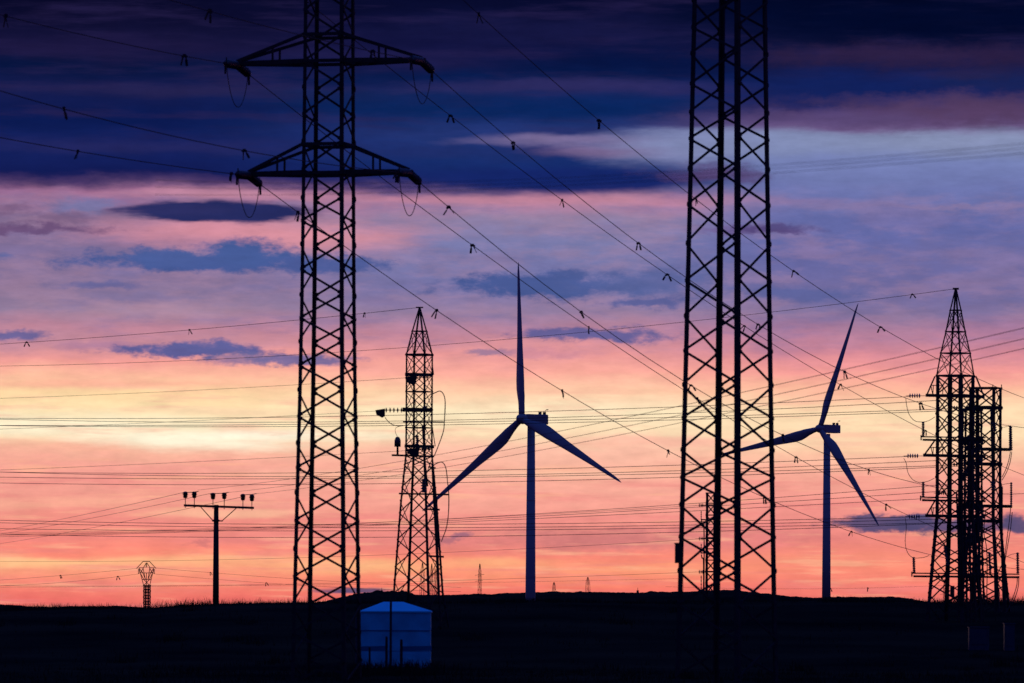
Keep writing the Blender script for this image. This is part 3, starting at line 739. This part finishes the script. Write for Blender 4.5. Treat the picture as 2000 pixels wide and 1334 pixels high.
for pts, r, d_, lab in (([(1769, 777), (1771, 793), (1776, 810), (1787, 822), (1803, 824), (1815, 821), (1826, 814)], .016, F4 - .4, 'upper jumper loop hanging left of the right spired tower'),
    ([(1765, 895), (1770, 905), (1773, 922), (1782, 936), (1795, 942), (1812, 940), (1825, 934)], .016, F4 - .4, 'middle jumper loop hanging left of the right spired tower'),
    ([(1768, 1012), (1770, 1030), (1768, 1058), (1772, 1078), (1783, 1089), (1802, 1089), (1815, 1085)], .016, F4 - .4, 'lower jumper loop hanging left of the right spired tower'),
    ([(1973.5, 882), (1970, 900), (1964, 918), (1957, 932)], .022, F5 - .2, 'pair of cables sweeping down from the upper right bushing, inner one'),
    ([(1976, 882), (1973, 902), (1966, 922), (1957, 938)], .022, F5 - .2, 'pair of cables sweeping down from the upper right bushing, outer one'),
    ([(1974, 992), (1971, 1020), (1967, 1050), (1962, 1090)], .022, F5 - .2, 'cable dropping from the middle right bushing, inner one'),
    ([(1977, 1000), (1974, 1030), (1969, 1060), (1963, 1095)], .022, F5 - .2, 'cable dropping from the middle right bushing, outer one'),
    ([(1987, 1125), (1986, 1142), (1981, 1160), (1973, 1180)], .022, F4 - .5, 'cable curving down from the far right bushing to the grass, left one'),
    ([(1990, 1125), (1989, 1144), (1984, 1163), (1976, 1182)], .022, F4 - .5, 'cable curving down from the far right bushing to the grass, right one'),
    ([(1957, 835), (1963, 834), (1971, 832)], .012, F5 - .2, 'thin lead joining flat-topped tower to the upper right bushing'),
    ([(1957, 947), (1965, 945), (1974, 944)], .012, F5 - .2, 'thin lead joining flat-topped tower to the middle right bushing'),
    ([(1966, 1088), (1975, 1083), (1986, 1081)], .012, F4 - .5, 'thin lead joining flat-topped tower to the lower right bushing')):
    tag(MB().tube(curve(pts, d_), r, 6).build('jumper_cable', WIREM, smooth=True), lab, 'jumper cable', GJ)
def disc_string(d, x0, x1, y, label, n=5, rd=.11, m=PORC):
    e = thing('insulator_string', P(x0, y, d), label, 'insulator', GI)
    MB().tube([P(x0 + 10, y, d), P(x1 - 6, y, d)], .015, 6).build('rod', STEEL, e)
    for i in range(n):
        xa = x0 + (x1 - x0) * (i + .1) / n; xb = x0 + (x1 - x0) * (i + .9) / n
        MB().lathe(P(xa, y, d), P(xb, y, d), [(0, .03), (.3, rd), (.6, rd), (.75, .05), (1, .03)], 12).build('disc', m, e, smooth=True)
for y, x, w_ in ((773, 1775, 'upper'), (890.5, 1771, 'middle'), (1009, 1774, 'lower')):
    disc_string(F4, x + 23, x, y, 'pale five-disc insulator string left of the right spired tower, %s of three' % w_)
disc_string(D4 + .8, 1848, 1830, 963, 'dark insulator string inside the right spired tower above its lower arm', 5, .1, GLASS)
disc_string(D4 + .8, 1871, 1861, 796, 'short two-disc insulator inside the right spired tower, higher one', 2, .09, GLASS)
disc_string(D4 + .8, 1871, 1861, 907, 'short two-disc insulator inside the right spired tower, lower one', 2, .09, GLASS)

D7 = 304.0; k7 = D7 / F
cx7 = P(1897, 1175, D7).x; g7 = zt(cx7, D7); z7 = lambda y: zof(1897, y, D7)
root7 = thing('lattice_tower', (cx7, D7, g7), 'rearmost lattice tower of the right-edge cluster, visible only between the other two', 'pylon', 'flat-topped lattice towers')
t7 = Tower(root7, cx7, D7, 30, [(g7 - .2, 34 * k7), (z7(1090), 28 * k7), (z7(800), 24 * k7)], .11)
t7.legs(.9)
t7.xpan([z7(y) for y in (800, 832, 864, 896, 928, 960, 992, 1024, 1056, 1090, 1124, 1160, 1196)], .05)
for y in (800, 864, 928, 992, 1056, 1124): t7.ring(z7(y), .12)
t7.finish(z7(1180), z7(790))
for pts, r in (([(1880, 930), (1890, 960), (1886, 1010), (1893, 1070), (1889, 1160), (1890, 1230)], .03), ([(1903, 900), (1894, 950), (1899, 1010), (1893, 1060), (1897, 1140), (1899, 1230)], .035),
               ([(1912, 960), (1907, 1000), (1913, 1050), (1905, 1100), (1909, 1230)], .03), ([(1925, 1000), (1922, 1040), (1928, 1090), (1926, 1230)], .025), 
               ([(1902, 985), (1910, 995), (1916, 1030), (1914, 1080), (1918, 1230)], .03)):
    MB().tube(curve(pts, D7 - 2.2), r, 6).build('cable_conduit', RUBBER, root7, smooth=True)
for px, y0, y1, x1 in ((1896, 862, 880, 1892), (1888, 905, 925, 1893), (1908, 940, 962, 1903), (1900, 1040, 1062, 1898), (1915, 890, 905, 1912)):
    bushing(root7, D7 - 2.2, px, y0, y1, .15, 4, x1=x1)
for y, xa, xb in ((985, 1876, 1918), (858, 1880, 1916), (1100, 1874, 1922)): pbar(root7, D7 - 2.0, [(xa, y), (xb, y + 1)], .16, 'equipment_bar')

# --- small flat-topped tower far behind the lattice column
D6 = 560.0; k6 = D6 / F
cx6 = P(1387.5, 1175, D6).x; g6 = zt(cx6, D6)
root6 = thing('lattice_tower', (cx6, D6, g6), 'small flat-topped lattice tower seen through the armless column', 'pylon', 'flat-topped lattice towers')
z6 = lambda y: zof(1387.5, y, D6)
t6 = Tower(root6, cx6, D6, 38, [(g6 - .2, 13.5 * k6), (z6(962), 12.5 * k6)], .17)
t6.legs(1)
t6.xpan([z6(y) for y in (962, 984, 1006, 1028, 1050, 1072, 1094, 1116, 1138, 1160)], .06)
for y in (963, 984, 1006, 1050, 1072, 1094, 1116): t6.ring(z6(y), .1)
t6.finish(z6(1170), z6(950))
for y in (987, 1015, 1052, 1080, 1117): pbar(root6, D6 - .8, [(1369, y), (1394, y)], .12, 'equipment_bar')
for y0, y1 in ((998, 1016), (1062, 1082), (1124, 1152)): bushing(root6, D6 - .8, 1369.5, y0, y1, .06, 4)
for pts in ([(1370, 1016), (1371, 1028), (1375, 1036), (1375, 1175)], [(1370, 1083), (1371, 1090), (1374, 1098), (1374, 1175)]):
    MB().tube(curve(pts, D6 - .8), .06, 6).build('cable_conduit', RUBBER, root6)
for y, w_ in ((987, 'upper'), (1052, 'middle'), (1117, 'lower')):
    disc_string(D6 - .8, 1374, 1364, y, 'tiny insulator string left of the small flat-topped tower, %s of three' % w_, 3, .2, GLASS)

# ------------------------------------------------------------------ wires between the towers
def plan(px0, d0, px1, d1):
    a = Vector(((px0 - 1000) / F * d0, d0)); b = Vector(((px1 - 1000) / F * d1, d1))
    return a, (b - a).normalized(), (b - a).length
def strung(pts, px0, d0, px1, d1, r, label, group, marks=None, phrase='', deg=2, ms=.8):
    A, Dv, ln = plan(px0, d0, px1, d1)
    co, ss = fit(pts, A, Dv, deg)
    s0 = min(ss + [0]) if False else 0
    make_wire(co, A, Dv, 0, ln, r, label, group, 60)
    if marks: put_markers(co, A, Dv, marks, phrase, ms)
    return co
GT = 'thin wires strung between the distant towers'
strung([(812, 602), (700, 612), (370, 645), (0, 672)], 812, D3, -260, 310, .012, 'thin earth wire running left from the peak of the left spired tower', GT,
       [(52, 668), (370, 645), (712, 610)], 'earth wire from left spired tower')
strung([(1861, 565), (1780, 577), (1500, 608), (1330, 628), (1060, 658), (945, 668), (700, 685), (500, 697), (0, 715)], 1861, D4, -300, 345, .012,
       'very long earth wire running left from the peak of the right spired tower', GT, [(1782, 577)], 'earth wire from right spired tower')
strung([(793, 738), (500, 756), (0, 778)], 793, D3 - 1, -260, 308, .009, 'thin wire from the topmost guarded insulator of left spired tower', GT)
strung([(735, 803), (500, 815), (340, 824), (160, 832), (0, 838)], 733, D3 - 1, -260, 306, .009, 'thin wire from the boxed insulator of left spired tower', GT)
strung([(797, 880), (500, 896), (0, 918)], 797, D3 - 1, -260, 308, .009, 'thin wire from the lowest guarded insulator of left spired tower', GT)
BUN = [('upper', 0, [(0, 817), (500, 815), (1000, 806), (1500, 787), (1770, 775)], 1774), ('upper', 1, [(0, 819), (500, 824), (1000, 819), (1325, 806), (1500, 800), (1830, 782)], 1858),
       ('upper', 2, [(0, 831), (500, 829), (1000, 823), (1325, 814), (1500, 811), (1850, 798)], 1868), ('upper', 3, [(0, 831), (500, 834), (1000, 828), (1325, 819), (1500, 814), (1850, 803)], 1870),
       ('middle', 0, [(0, 922), (500, 924), (1000, 918), (1325, 908), (1500, 902), (1770, 892)], 1770), ('middle', 1, [(0, 922), (500, 930), (1000, 929), (1325, 918), (1500, 913), (1830, 900)], 1858),
       ('middle', 2, [(0, 932), (500, 935), (1000, 931), (1325, 925), (1500, 920), (1840, 909)], 1868), ('middle', 3, [(0, 943), (500, 947), (1000, 942), (1325, 931), (1500, 924), (1850, 913)], 1870),
       ('lower', 0, [(0, 1016), (500, 1024), (1000, 1023), (1500, 1016), (1770, 1010)], 1773), ('lower', 1, [(0, 1021), (500, 1030), (1000, 1030), (1500, 1022), (1830, 1014)], 1858),
       ('lower', 2, [(0, 1033), (500, 1036), (1000, 1035), (1500, 1030), (1830, 1020)], 1868), ('lower', 3, [(0, 1043), (500, 1050), (1000, 1047), (1500, 1033), (1840, 1023)], 1870)]
for nm, i, pts, px in BUN:
    strung(pts, px, D4 - .4 + i * .5, -300, 345 + i, .0155, '%s wire of four in the %s level bundle ending at right spired tower' % (('top', 'second', 'third', 'bottom')[i], nm), GT)
for i, pts in enumerate(([(0, 1044), (300, 1037), (500, 1029), (800, 1018), (1000, 1008), (1325, 987), (1500, 972), (1800, 949)], [(0, 1046), (300, 1039), (500, 1032), (800, 1021), (1000, 1012), (1325, 993), (1500, 981), (1800, 962)],
                         [(0, 1048), (300, 1042), (500, 1035), (800, 1023), (1000, 1015), (1325, 999), (1500, 990), (1800, 975)])):
    strung(pts, 1858, D4 + 1, -300, 480, .014, 'rising wire just above the lower bundle to right spired tower, %s of three' % ('top', 'middle', 'bottom')[i], GT)
for i, pts in enumerate(([(1364, 1052), (1000, 1072), (880, 1082), (500, 1090), (280, 1095), (0, 1097)], [(1365, 1117), (1000, 1130), (500, 1142), (0, 1144)], [(1364, 987), (1100, 1002), (880, 1014), (500, 1029), (0, 1041)])):
    strung(pts, 1364, D6 - .8, -300, 760, .016, 'faint low wire running left from the small flat-topped tower, %s one' % ('middle', 'bottom', 'top')[i], GT)
strung([(0, 1147), (500, 1143), (870, 1139), (1000, 1137), (1280, 1131)], 1330, 2600, -300, 2300, .05, 'faintest wire just above the horizon left of centre', GT)
strung([(1500, 1150), (1750, 1147), (1830, 1144)], 1845, 2600, 1300, 2500, .05, 'faint wire just above the hill beneath the right turbine', GT, [(1622, 1150), (1695, 1147)], 'faint wire beneath the right turbine', ms=5)

# --- wooden pole line
DP = 331.0
def pole_line(pts, px, dep, label, nxt):
    a = Vector((P(px, 962, dep).x, dep)); dr = Vector((28.8, -200)).normalized()
    A = a; co, ss = fit(pts, A, dr, 2 if len(pts) > 2 else 1)
    make_wire(co, A, dr, 0, nxt, .0085 if nxt > 0 else .0115, label, 'wires of the wooden pole line', 60)
KR = [(386, [(386, 958), (520, 940), (787, 900), (1000, 862), (1190, 822), (1512, 754), (1750, 701), (1894, 665), (2000, 637)]), (442, [(442, 964), (520, 951), (800, 913), (1000, 877), (1520, 771), (1750, 721), (1894, 684), (2000, 660)]),
      (496, [(498, 965), (800, 922), (1000, 890), (1530, 787), (1750, 738), (1900, 702), (2000, 678)])]
KL = [(358, [(358, 962), (188, 1000), (0, 1037)]), (414, [(414, 963), (240, 1000), (0, 1043)]), (472, [(472, 970), (340, 1000), (100, 1045), (0, 1062)])]
for i, (px, pts) in enumerate(KR): pole_line(pts, px, DP, 'blurred wire climbing right from the wooden pole, %s of three' % ('top', 'middle', 'bottom')[i], 225)
for i, (px, pts) in enumerate(KL): pole_line(pts, px, DP, 'thin wire dropping left from the wooden pole, %s insulator pair' % ('left', 'middle', 'right')[i], -330)
gp = zt(P(422, 1180, DP).x, DP)
pb = P(421.5, 1180, DP); rootp = thing('utility_pole', (pb.x, DP, gp), 'dark wooden utility pole with crossarm and six pin insulators at left', 'utility pole')
MB().lathe((pb.x, DP, gp - .3), (pb.x, DP, zof(422, 986, DP)), [(0, .185), (.3, .175), (1, .135)], 14).build('post', WOOD, rootp, smooth=True)
cr = MB(); a, b = P(359, 987, DP - .18), P(496, 992, DP - .18); cr.bar(a, b, .13, .11, ZUP)
cr.build('crossarm', WOOD, rootp)
for x0, y0, x1, y1 in ((391, 989, 417, 1018), (462, 992, 433, 1018)):
    MB().bar(P(x0, y0, DP - .26), P(x1, y1, DP - .2), .05, .02, Vector((1, 0, 0))).build('arm_brace', STEEL, rootp)
MB().lathe(P(422, 1019, DP), P(422, 1015, DP), [(0, .2), (1, .2)], 14).build('collar', STEEL, rootp)
MB().bar(P(414, 1017, DP - .2), P(435, 1017.5, DP - .2), .07, .03, ZUP).build('brace_bolt', STEEL, rootp)
for px, yt, ya in ((362, 960, 987), (379.5, 960, 987.5), (416, 962.5, 989), (438, 962, 989.5), (474.5, 964.5, 991), (492, 966, 991.5)):
    pin = MB().tube([P(px, ya + 5, DP - .18), P(px, yt + 9, DP - .18)], .022, 6).build('insulator_pin', STEEL, rootp)
    q0, q1 = P(px, yt + 13, DP - .18), P(px, yt, DP - .18)
    MB().lathe(q0, q1, [(0, .05), (.05, .12), (.2, .1), (.22, .14), (.45, .11), (.47, .17), (.68, .12), (.72, .15), (.9, .13), (1, .06)], 12).build('insulator', GLASS, pin, smooth=True)
for i, (x0, x1, y) in enumerate(((362, 379, 962), (416, 438, 964), (475, 492, 966.5))):
    tag(MB().tube([P(x0 - 6, y + 1.5, DP - .3), P(x0, y, DP - .3), P(x1, y - .8, DP - .3), P(x1 + 9, y - 2.5, DP - .3)], .024, 6).build('wire_tie', WIREM),
        'short thick wire tie bridging the %s insulator pair on the wooden pole' % ('left', 'middle', 'right')[i], 'wire tie', 'wire ties on the wooden pole')

# three blurred wires close overhead at the upper right
for i, (y0, y1) in enumerate(((324, 281), (331, 290), (339, 300))):
    strung([(1200, y0 + 18), (1510, y0), (1750, (y0 + y1) / 2 - 1), (2000, y1)], 2350, 62, 300, 104, .0035, 'out-of-focus pale wire near the upper right edge, %s of three' % ('top', 'middle', 'bottom')[i], 'blurred wires close to the camera')

# ------------------------------------------------------------------ wind turbines
def turbine(px_hub, py_hub, px_base, d, ppm, yaw, tilt, th0, r_top, r_bot, label):
    hub = P(px_hub, py_hub, d)
    y, t = math.radians(yaw), math.radians(tilt)
    ax0 = Vector((-math.sin(y), -math.cos(y), 0)); h = Vector((math.cos(y), -math.sin(y), 0))
    ax = ax0 * math.cos(t) + ZUP * math.sin(t); v = h.cross(ax)
    if v.z < 0: v = -v
    tw = hub - ax0 * 3.9; tw.z = 0
    base_z = zt(tw.x, tw.y) - .5
    root = thing('wind_turbine', (tw.x, tw.y, base_z + .5), label, 'wind turbine', 'wind turbines on the skyline')
    ztop = hub.z - 1.7
    MB().lathe((tw.x, tw.y, base_z), (tw.x, tw.y, ztop), [(0, r_bot * 1.08), (.3, r_bot), (1, r_top)], 32).build('tower', GRP, root, smooth=True)
    for t_ in (.34, .67):
        zz_ = base_z + (ztop - base_z) * t_; rr_ = (r_bot + (r_top - r_bot) * max(0, (t_ - .3) / .7)) + .03
        MB().lathe((tw.x, tw.y, zz_), (tw.x, tw.y, zz_ + .25), [(0, rr_), (1, rr_)], 32).build('tower_flange', GRP, root, smooth=False)
    # nacelle: a rounded-edge box along the axis
    q = []
    for s, w_, hh in ((1.6, 1.15, 1.1), (1.3, 1.4, 1.4), (-6.9, 1.4, 1.4), (-7.1, 1.3, 1.3)):
        c = hub - ax0 * 2.8 + ax0 * s * .95
        c2 = [(-1, -.92), (-.92, -1), (.92, -1), (1, -.92), (1, .92), (.92, 1), (-.92, 1), (-1, .92)]
        q.append([c + h * a_ * w_ + ZUP * b_ * hh for a_, b_ in c2])
    nac = MB().loft(q).build('nacelle', GRP, root)
    for s in (-4.7, -6.5):
        c = hub - ax0 * 2.8 + ax0 * s + ZUP * 1.78
        MB().box(c, .55, .75, .8, ax0).build('cooler', COOL, nac)
    vm = MB(); c = hub - ax0 * 2.8 + ax0 * -6.8 + ZUP * 1.3
    vm.tube([c, c + ZUP * 1.3, c + ZUP * 1.5 - ax0 * .5], .06, 6); vm.bar(c + ZUP * 1.5 - ax0 * .4, c + ZUP * 1.6 - ax0 * 1.3, .25, .05, ZUP)
    vm.build('wind_vane', COOL, nac)
    # spinner
    MB().lathe(hub - ax * 1.7, hub + ax * 1.9, [(0, 1.3), (.35, 1.5), (.6, 1.42), (.8, 1.1), (.93, .6), (1, .08)], 24).build('hub', GRP, root, smooth=True)
    Lb = 45.0
    for kb in range(3):
        th = math.radians(th0[kb])
        rd = h * math.cos(th) + v * math.sin(th); tg = -h * math.sin(th) + v * math.cos(th)   # tg: towards growing angle (trailing edge)
        rings = []
        for r in (.9, 2.0, 3.2, 4.8, 6.5, 8.5, 11, 15, 20, 26, 32, 38, 42, 44, 44.8, 45.0):
            chord = lerp([(0, 1.75), (2.2, 1.75), (4.5, 2.3), (7, 3.2), (9.5, 3.6), (12, 3.45), (20, 2.5), (32, 1.55), (42, .85), (44, .5), (45, .1)], r)
            thick = lerp([(0, 1.0), (2.2, 1.0), (5, .62), (8.5, .4), (20, .25), (45, .16)], r)
            tw_ = -math.radians(lerp([(0, 10), (8.5, 8), (20, 4), (45, 1)], r)) - math.radians(PITCH)
            cd_ = tg * math.cos(tw_) + ax * math.sin(tw_); nd = ax * math.cos(tw_) - tg * math.sin(tw_)
            circ = lerp([(0, 1), (2.5, 1), (8.5, 0), (45, 0)], r)
            le = -.5 * circ - .32 * (1 - circ)
            c = hub + rd * r + ax * (r / Lb) ** 2 * .9
            ring = []
            for k in range(20):
                a_ = 2 * math.pi * k / 20
                xx = .5 + .5 * math.cos(a_)             # 0 leading .. 1 trailing
                yy = math.sin(a_) * .5
                taper = circ + (1 - circ) * (1 - .75 * xx) * 1.25
                ring.append(c + cd_ * (xx + le) * chord + nd * yy * thick * chord * taper)
            rings.append(ring)
        MB().loft(rings).build('blade', GRP, root, smooth=True)
    return root
PITCH = 2
turbine(1019, 818, 1035.5, 1613.0, 6.89, 44, 4.7, (95.4, 215.4, -24.6), 1.08, 1.43, 'nearer white wind turbine with one blade upright, between the two big lattice pylons')
turbine(1601, 837, 1611.5, 1945.0, 5.71, 43, 5.5, (71.6, 191.0, -48.8), 1.12, 1.42, 'farther white wind turbine with one blade leaning right, near the right edge')

# ------------------------------------------------------------------ small far pylon with a spread head
DS = 900.0
cs = P(287, 1180, DS); gs = zt(cs.x, DS)
rs = thing('lattice_pylon', (cs.x, DS, gs), 'small distant pylon with a splayed roof-shaped head on the left skyline', 'pylon', 'distant pylons on the skyline')
ts = Tower(rs, cs.x, DS, 25, [(gs - .2, 8.2 * DS / F), (zof(287, 1143, DS), 7.8 * DS / F)], .18)
ts.legs(1)
zs_ = [zof(287, y, DS) for y in (1199, 1188, 1177.5, 1166, 1154.5, 1143)]
ts.xpan(zs_, .1)
for z in zs_: ts.ring(z, .12)
ts.finish()
hd = MB()
for o in (-.35, .35):
    d_ = DS + o
    for a, b in (((280.5, 1143), (272, 1112)), ((292.5, 1143), (300, 1112)), ((284, 1132), (279.5, 1110)), ((289, 1132), (292.5, 1110)), ((266.5, 1110.5), (279.5, 1096.5)), ((279.5, 1096.5), (292, 1096.5)), ((292, 1096.5), (305, 1110.5)),
                 ((271, 1109), (280, 1109)), ((293, 1109), (301, 1109)), ((280, 1109), (286, 1099)), ((293, 1109), (287, 1099)), ((275, 1119), (297, 1119)), ((278, 1132), (295, 1132)), ((272, 1110), (279, 1119)), ((280, 1109), (274, 1120)), ((279, 1119), (284, 1132)), ((275, 1121), (281, 1132)),
                 ((300, 1110), (294, 1119)), ((292, 1109), (298, 1120)), ((294, 1119), (289, 1132)), ((297, 1121), (292, 1132)), ((286, 1119), (286, 1143)), ((281, 1132), (292, 1143)), ((292, 1132), (281, 1143))):
        hd.bar(P(*a, d_), P(*b, d_), .16, .1, Vector((0, 1, 0)))
hd.build('splayed_head', STEEL, rs)
GSm = 'insulators on the small distant pylon'
for x, y0, y1, w_ in ((271, 1111, 1121, 'left'), (286, 1099, 1108, 'middle'), (301, 1111, 1121, 'right')):
    tag(string_mesh(P(x, y0, DS), P(x, y1, DS), 4, .16, .03).build('insulator_string', GLASS), 'tiny insulator string under the %s side of the small splayed pylon' % w_, 'insulator', GSm)
for i, (pts, x0, x1, d1, mk_) in enumerate((([(271, 1121), (230, 1126), (140, 1136), (0, 1144)], 271, -300, 1000, [(230, 1127)]), ([(286, 1108), (230, 1114), (118, 1124), (0, 1133)], 286, -300, 1000, [(118, 1124)]),
                            ([(301, 1121), (420, 1131), (520, 1139), (640, 1146)], 301, 900, 1000, [(520, 1138)]), ([(286, 1108), (400, 1117), (560, 1130), (700, 1138)], 286, 900, 1000, [(411, 1120)]))):
    strung(pts, x0, DS, x1, d1, .022, 'faint wire %s the small splayed pylon, %s one' % ('left of' if i < 2 else 'right of', 'lower' if i % 2 == 0 else 'upper'), GT, mk_, ('lower left', 'upper left', 'lower right', 'upper right')[i] + ' wire of small splayed pylon', ms=1.9)

# ------------------------------------------------------------------ tiny pylons beyond the hill
DF = 2600.0; kf = DF / F
def far_pylon(px, top, base, hw, style, label):
    c = P(px, base, DF); g = min(c.z, zt(c.x, DF)); zt_ = zof(px, top, DF)
    r = thing('lattice_pylon', (c.x, DF, g), label, 'pylon', 'distant pylons on the skyline')
    zsh = zof(px, top + (base - top) * .28, DF)
    if style == 'flat': prof = [(g, hw * kf * 1.3), (zt_, hw * kf)]
    else: prof = [(g, hw * kf * 1.5), (zof(px, base, DF), hw * kf * 1.2), (zsh, hw * kf * .9), (zt_, .2)]
    t = Tower(r, c.x, DF, 20, prof, .15); t.legs(1)
    n_ = max(5, int((base + 12 - top) / 7)); zl = [g + (zt_ - .3 - g) * i / n_ for i in range(n_ + 1)]
    t.zig(zl, .08); t.finish()
    for fy, x0, x1 in ((.35, -9, 9), (.55, -9, 6)):
        y = top + (base - top) * fy
        if style == 'arm': MB().bar(P(px + x0, y + 2, DF), P(px + x1, y, DF), .16, .1, ZUP).build('crossarm', STEEL, r)
    return r
far_pylon(937, 1101, 1160, 3.6, 'arm', 'tiny slim pylon on the skyline left of the nearer turbine\'s foot')
far_pylon(1082, 1137, 1158, 3.5, 'spire', 'tiniest pointed pylon just right of the nearer turbine\'s foot')
far_pylon(1148, 1127, 1158, 4.5, 'spire', 'tiny pointed pylon, second right of the nearer turbine\'s foot')
far_pylon(1331, 1124, 1157, 3.5, 'flat', 'tiny pylon seen through the left foot of the armless column')
far_pylon(825, 1099, 1163, 5.0, 'spire', 'tiny pylon seen in the middle of the left spired tower\'s base')
far_pylon(843, 1101, 1163, 3.2, 'arm', 'tiny narrow pylon seen by the right leg of the left spired tower')
far_pylon(851, 1110, 1163, 3.0, 'flat', 'tiny pylon almost hidden behind the left spired tower\'s right leg')
far_pylon(1845, 1131, 1182, 3.4, 'arm', 'tiny pylon seen between the legs of the right spired tower')
far_pylon(1951, 1150, 1184, 2.6, 'arm', 'tiny pylon seen through the legs of the flat-topped tower')
for px, top, base, lab in ((745.5, 1148, 1158, 'tiny hilltop building with a mast left of the left spired tower'), (1245.5, 1148, 1158, 'tiny hilltop building with a mast between turbine and armless column')):
    D = 1775.0; c = P(px, base, D); r = thing('hilltop_building', (c.x, D, c.z - 1), lab, 'building', 'tiny hilltop buildings')
    MB().box((c.x, D, c.z + .1), .7, .7, 1.4).build('wall', WOOD, r)
    MB().tube([(c.x, D, c.z + .7), (c.x, D, zof(px, top, D))], .07, 6).build('mast', STEEL, r)

# ------------------------------------------------------------------ blue kiosk in the foreground
DK = 211.0; kk = DK / F
x0, x1 = P(704.5, 1250, DK).x, P(840.5, 1250, DK).x; xc = (x0 + x1) / 2; wK = x1 - x0
ze, zr = zof(772, 1196, DK), zof(772, 1177, DK); dep = 2.3
rk = thing('kiosk', (xc, DK + dep / 2, 0), 'blue flat-fronted kiosk with a low hipped roof at the foot of the crossarmed pylon', 'kiosk')
wl = MB()
zz = [-.1, zof(772, 1272, DK), zof(772, 1231.5, DK), ze]
for a, b in zip(zz, zz[1:]):
    wl.box((xc, DK + dep / 2, (a + b) / 2), wK, dep, b - a - .03)
wl.box((xc, DK + dep / 2, ze / 2 - .05), wK - .06, dep - .06, ze - .02)
wl.build('wall', BLUE, rk)
rf = MB(); ov = .04; e0 = Vector((x0 - ov, DK - ov, ze)); e1 = Vector((x1 + ov, DK - ov, ze)); e2 = Vector((x1 + ov, DK + dep + ov, ze)); e3 = Vector((x0 - ov, DK + dep + ov, ze))
th = Vector((0, 0, .05)); rg0 = Vector((P(748, 1177, DK).x, DK + dep / 2, zr + .03)); rg1 = Vector((P(786, 1177, DK).x, DK + dep / 2, zr + .03))
o = len(rf.v); rf.v += [e0, e1, e2, e3, e0 + th, e1 + th, e2 + th, e3 + th, rg0, rg1]
rf.f += [(3, 2, 1, 0), (0, 1, 5, 4), (1, 2, 6, 5), (2, 3, 7, 6), (3, 0, 4, 7), (4, 5, 9, 8), (5, 6, 9), (6, 7, 8, 9), (7, 4, 8)]
rf.build('roof', BLUER, rk)
for y in (1231.5,): MB().box((xc, DK - .004, zof(772, y, DK)), wK - .02, .03, .035).build('seam_strip', SEAM, rk)
dr = MB(); dr.box((P(798, 1290, DK).x, DK - .01, zof(798, 1292, DK)), .62, .03, .6); dr.build('vent_door', BLUE, rk)
def post(px, top, d, w, label, name='post', m=WOOD):
    p = P(px, top, d); g = zt(p.x, d)
    b_ = MB().lathe((p.x, d, g - .2), (p.x, d, p.z), [(0, w * 1.1), (.96, w), (1, w * .8)], 10).build(name, m)
    return tag(b_, label, 'post', 'posts in front of the blue kiosk')
post(763.5, 1168, 206, .042, 'tallest dark post, rising past the roof of the blue kiosk')
post(755, 1243, 203, .045, 'short dark post left of the tall post before the blue kiosk')
post(784, 1249, 203, .05, 'short dark post right of the tall post before the blue kiosk')
post(722, 1264, 202, .035, 'shortest dark post before the left half of the blue kiosk')
post(696, 1205, 205, .03, 'thin pale stake standing left of the blue kiosk', 'post', CABM)
for xa, xb, w_ in ((703, 753, 'left'), (786, 843, 'right')):  # broad band of shade across the kiosk front, built as dark blue boards
    tag(MB().bar(P(xa, 1267, 204), P(xb, 1266, 204), .17, .03, ZUP).build('shade_band', SEAM), 'dark board standing in for shade low before the %s half of the blue kiosk' % w_, 'shade band', 'shade bands in front of the blue kiosk')

# dim cabinets under the right-hand towers
for px0, px1, y0, y1, lab in ((1893, 1932, 1226, 1262, 'wider dim cabinet in the dark grass below the right spired tower'), (1962, 1982, 1219, 1266, 'narrower dim cabinet in the dark grass near the right edge')):
    D = 246.0; a, b = P(px0, y1, D), P(px1, y0, D); g = zt((a.x + b.x) / 2, D)
    r = thing('equipment_cabinet', ((a.x + b.x) / 2, D + .3, g), lab, 'cabinet', 'cabinets below the right towers')
    MB().box(((a.x + b.x) / 2, D + .3, (b.z + g) / 2), b.x - a.x, .6, b.z - g).build('body', CABM, r)
    MB().box(((a.x + b.x) / 2, D + .3, b.z + .02), b.x - a.x + .06, .68, .04).build('lid', CABM, r)
    MB().box(((a.x + b.x) / 2, D - .01, (b.z + a.z) / 2), (b.x - a.x) * .8, .03, (b.z - a.z) * .8).build('door', CABM, r)
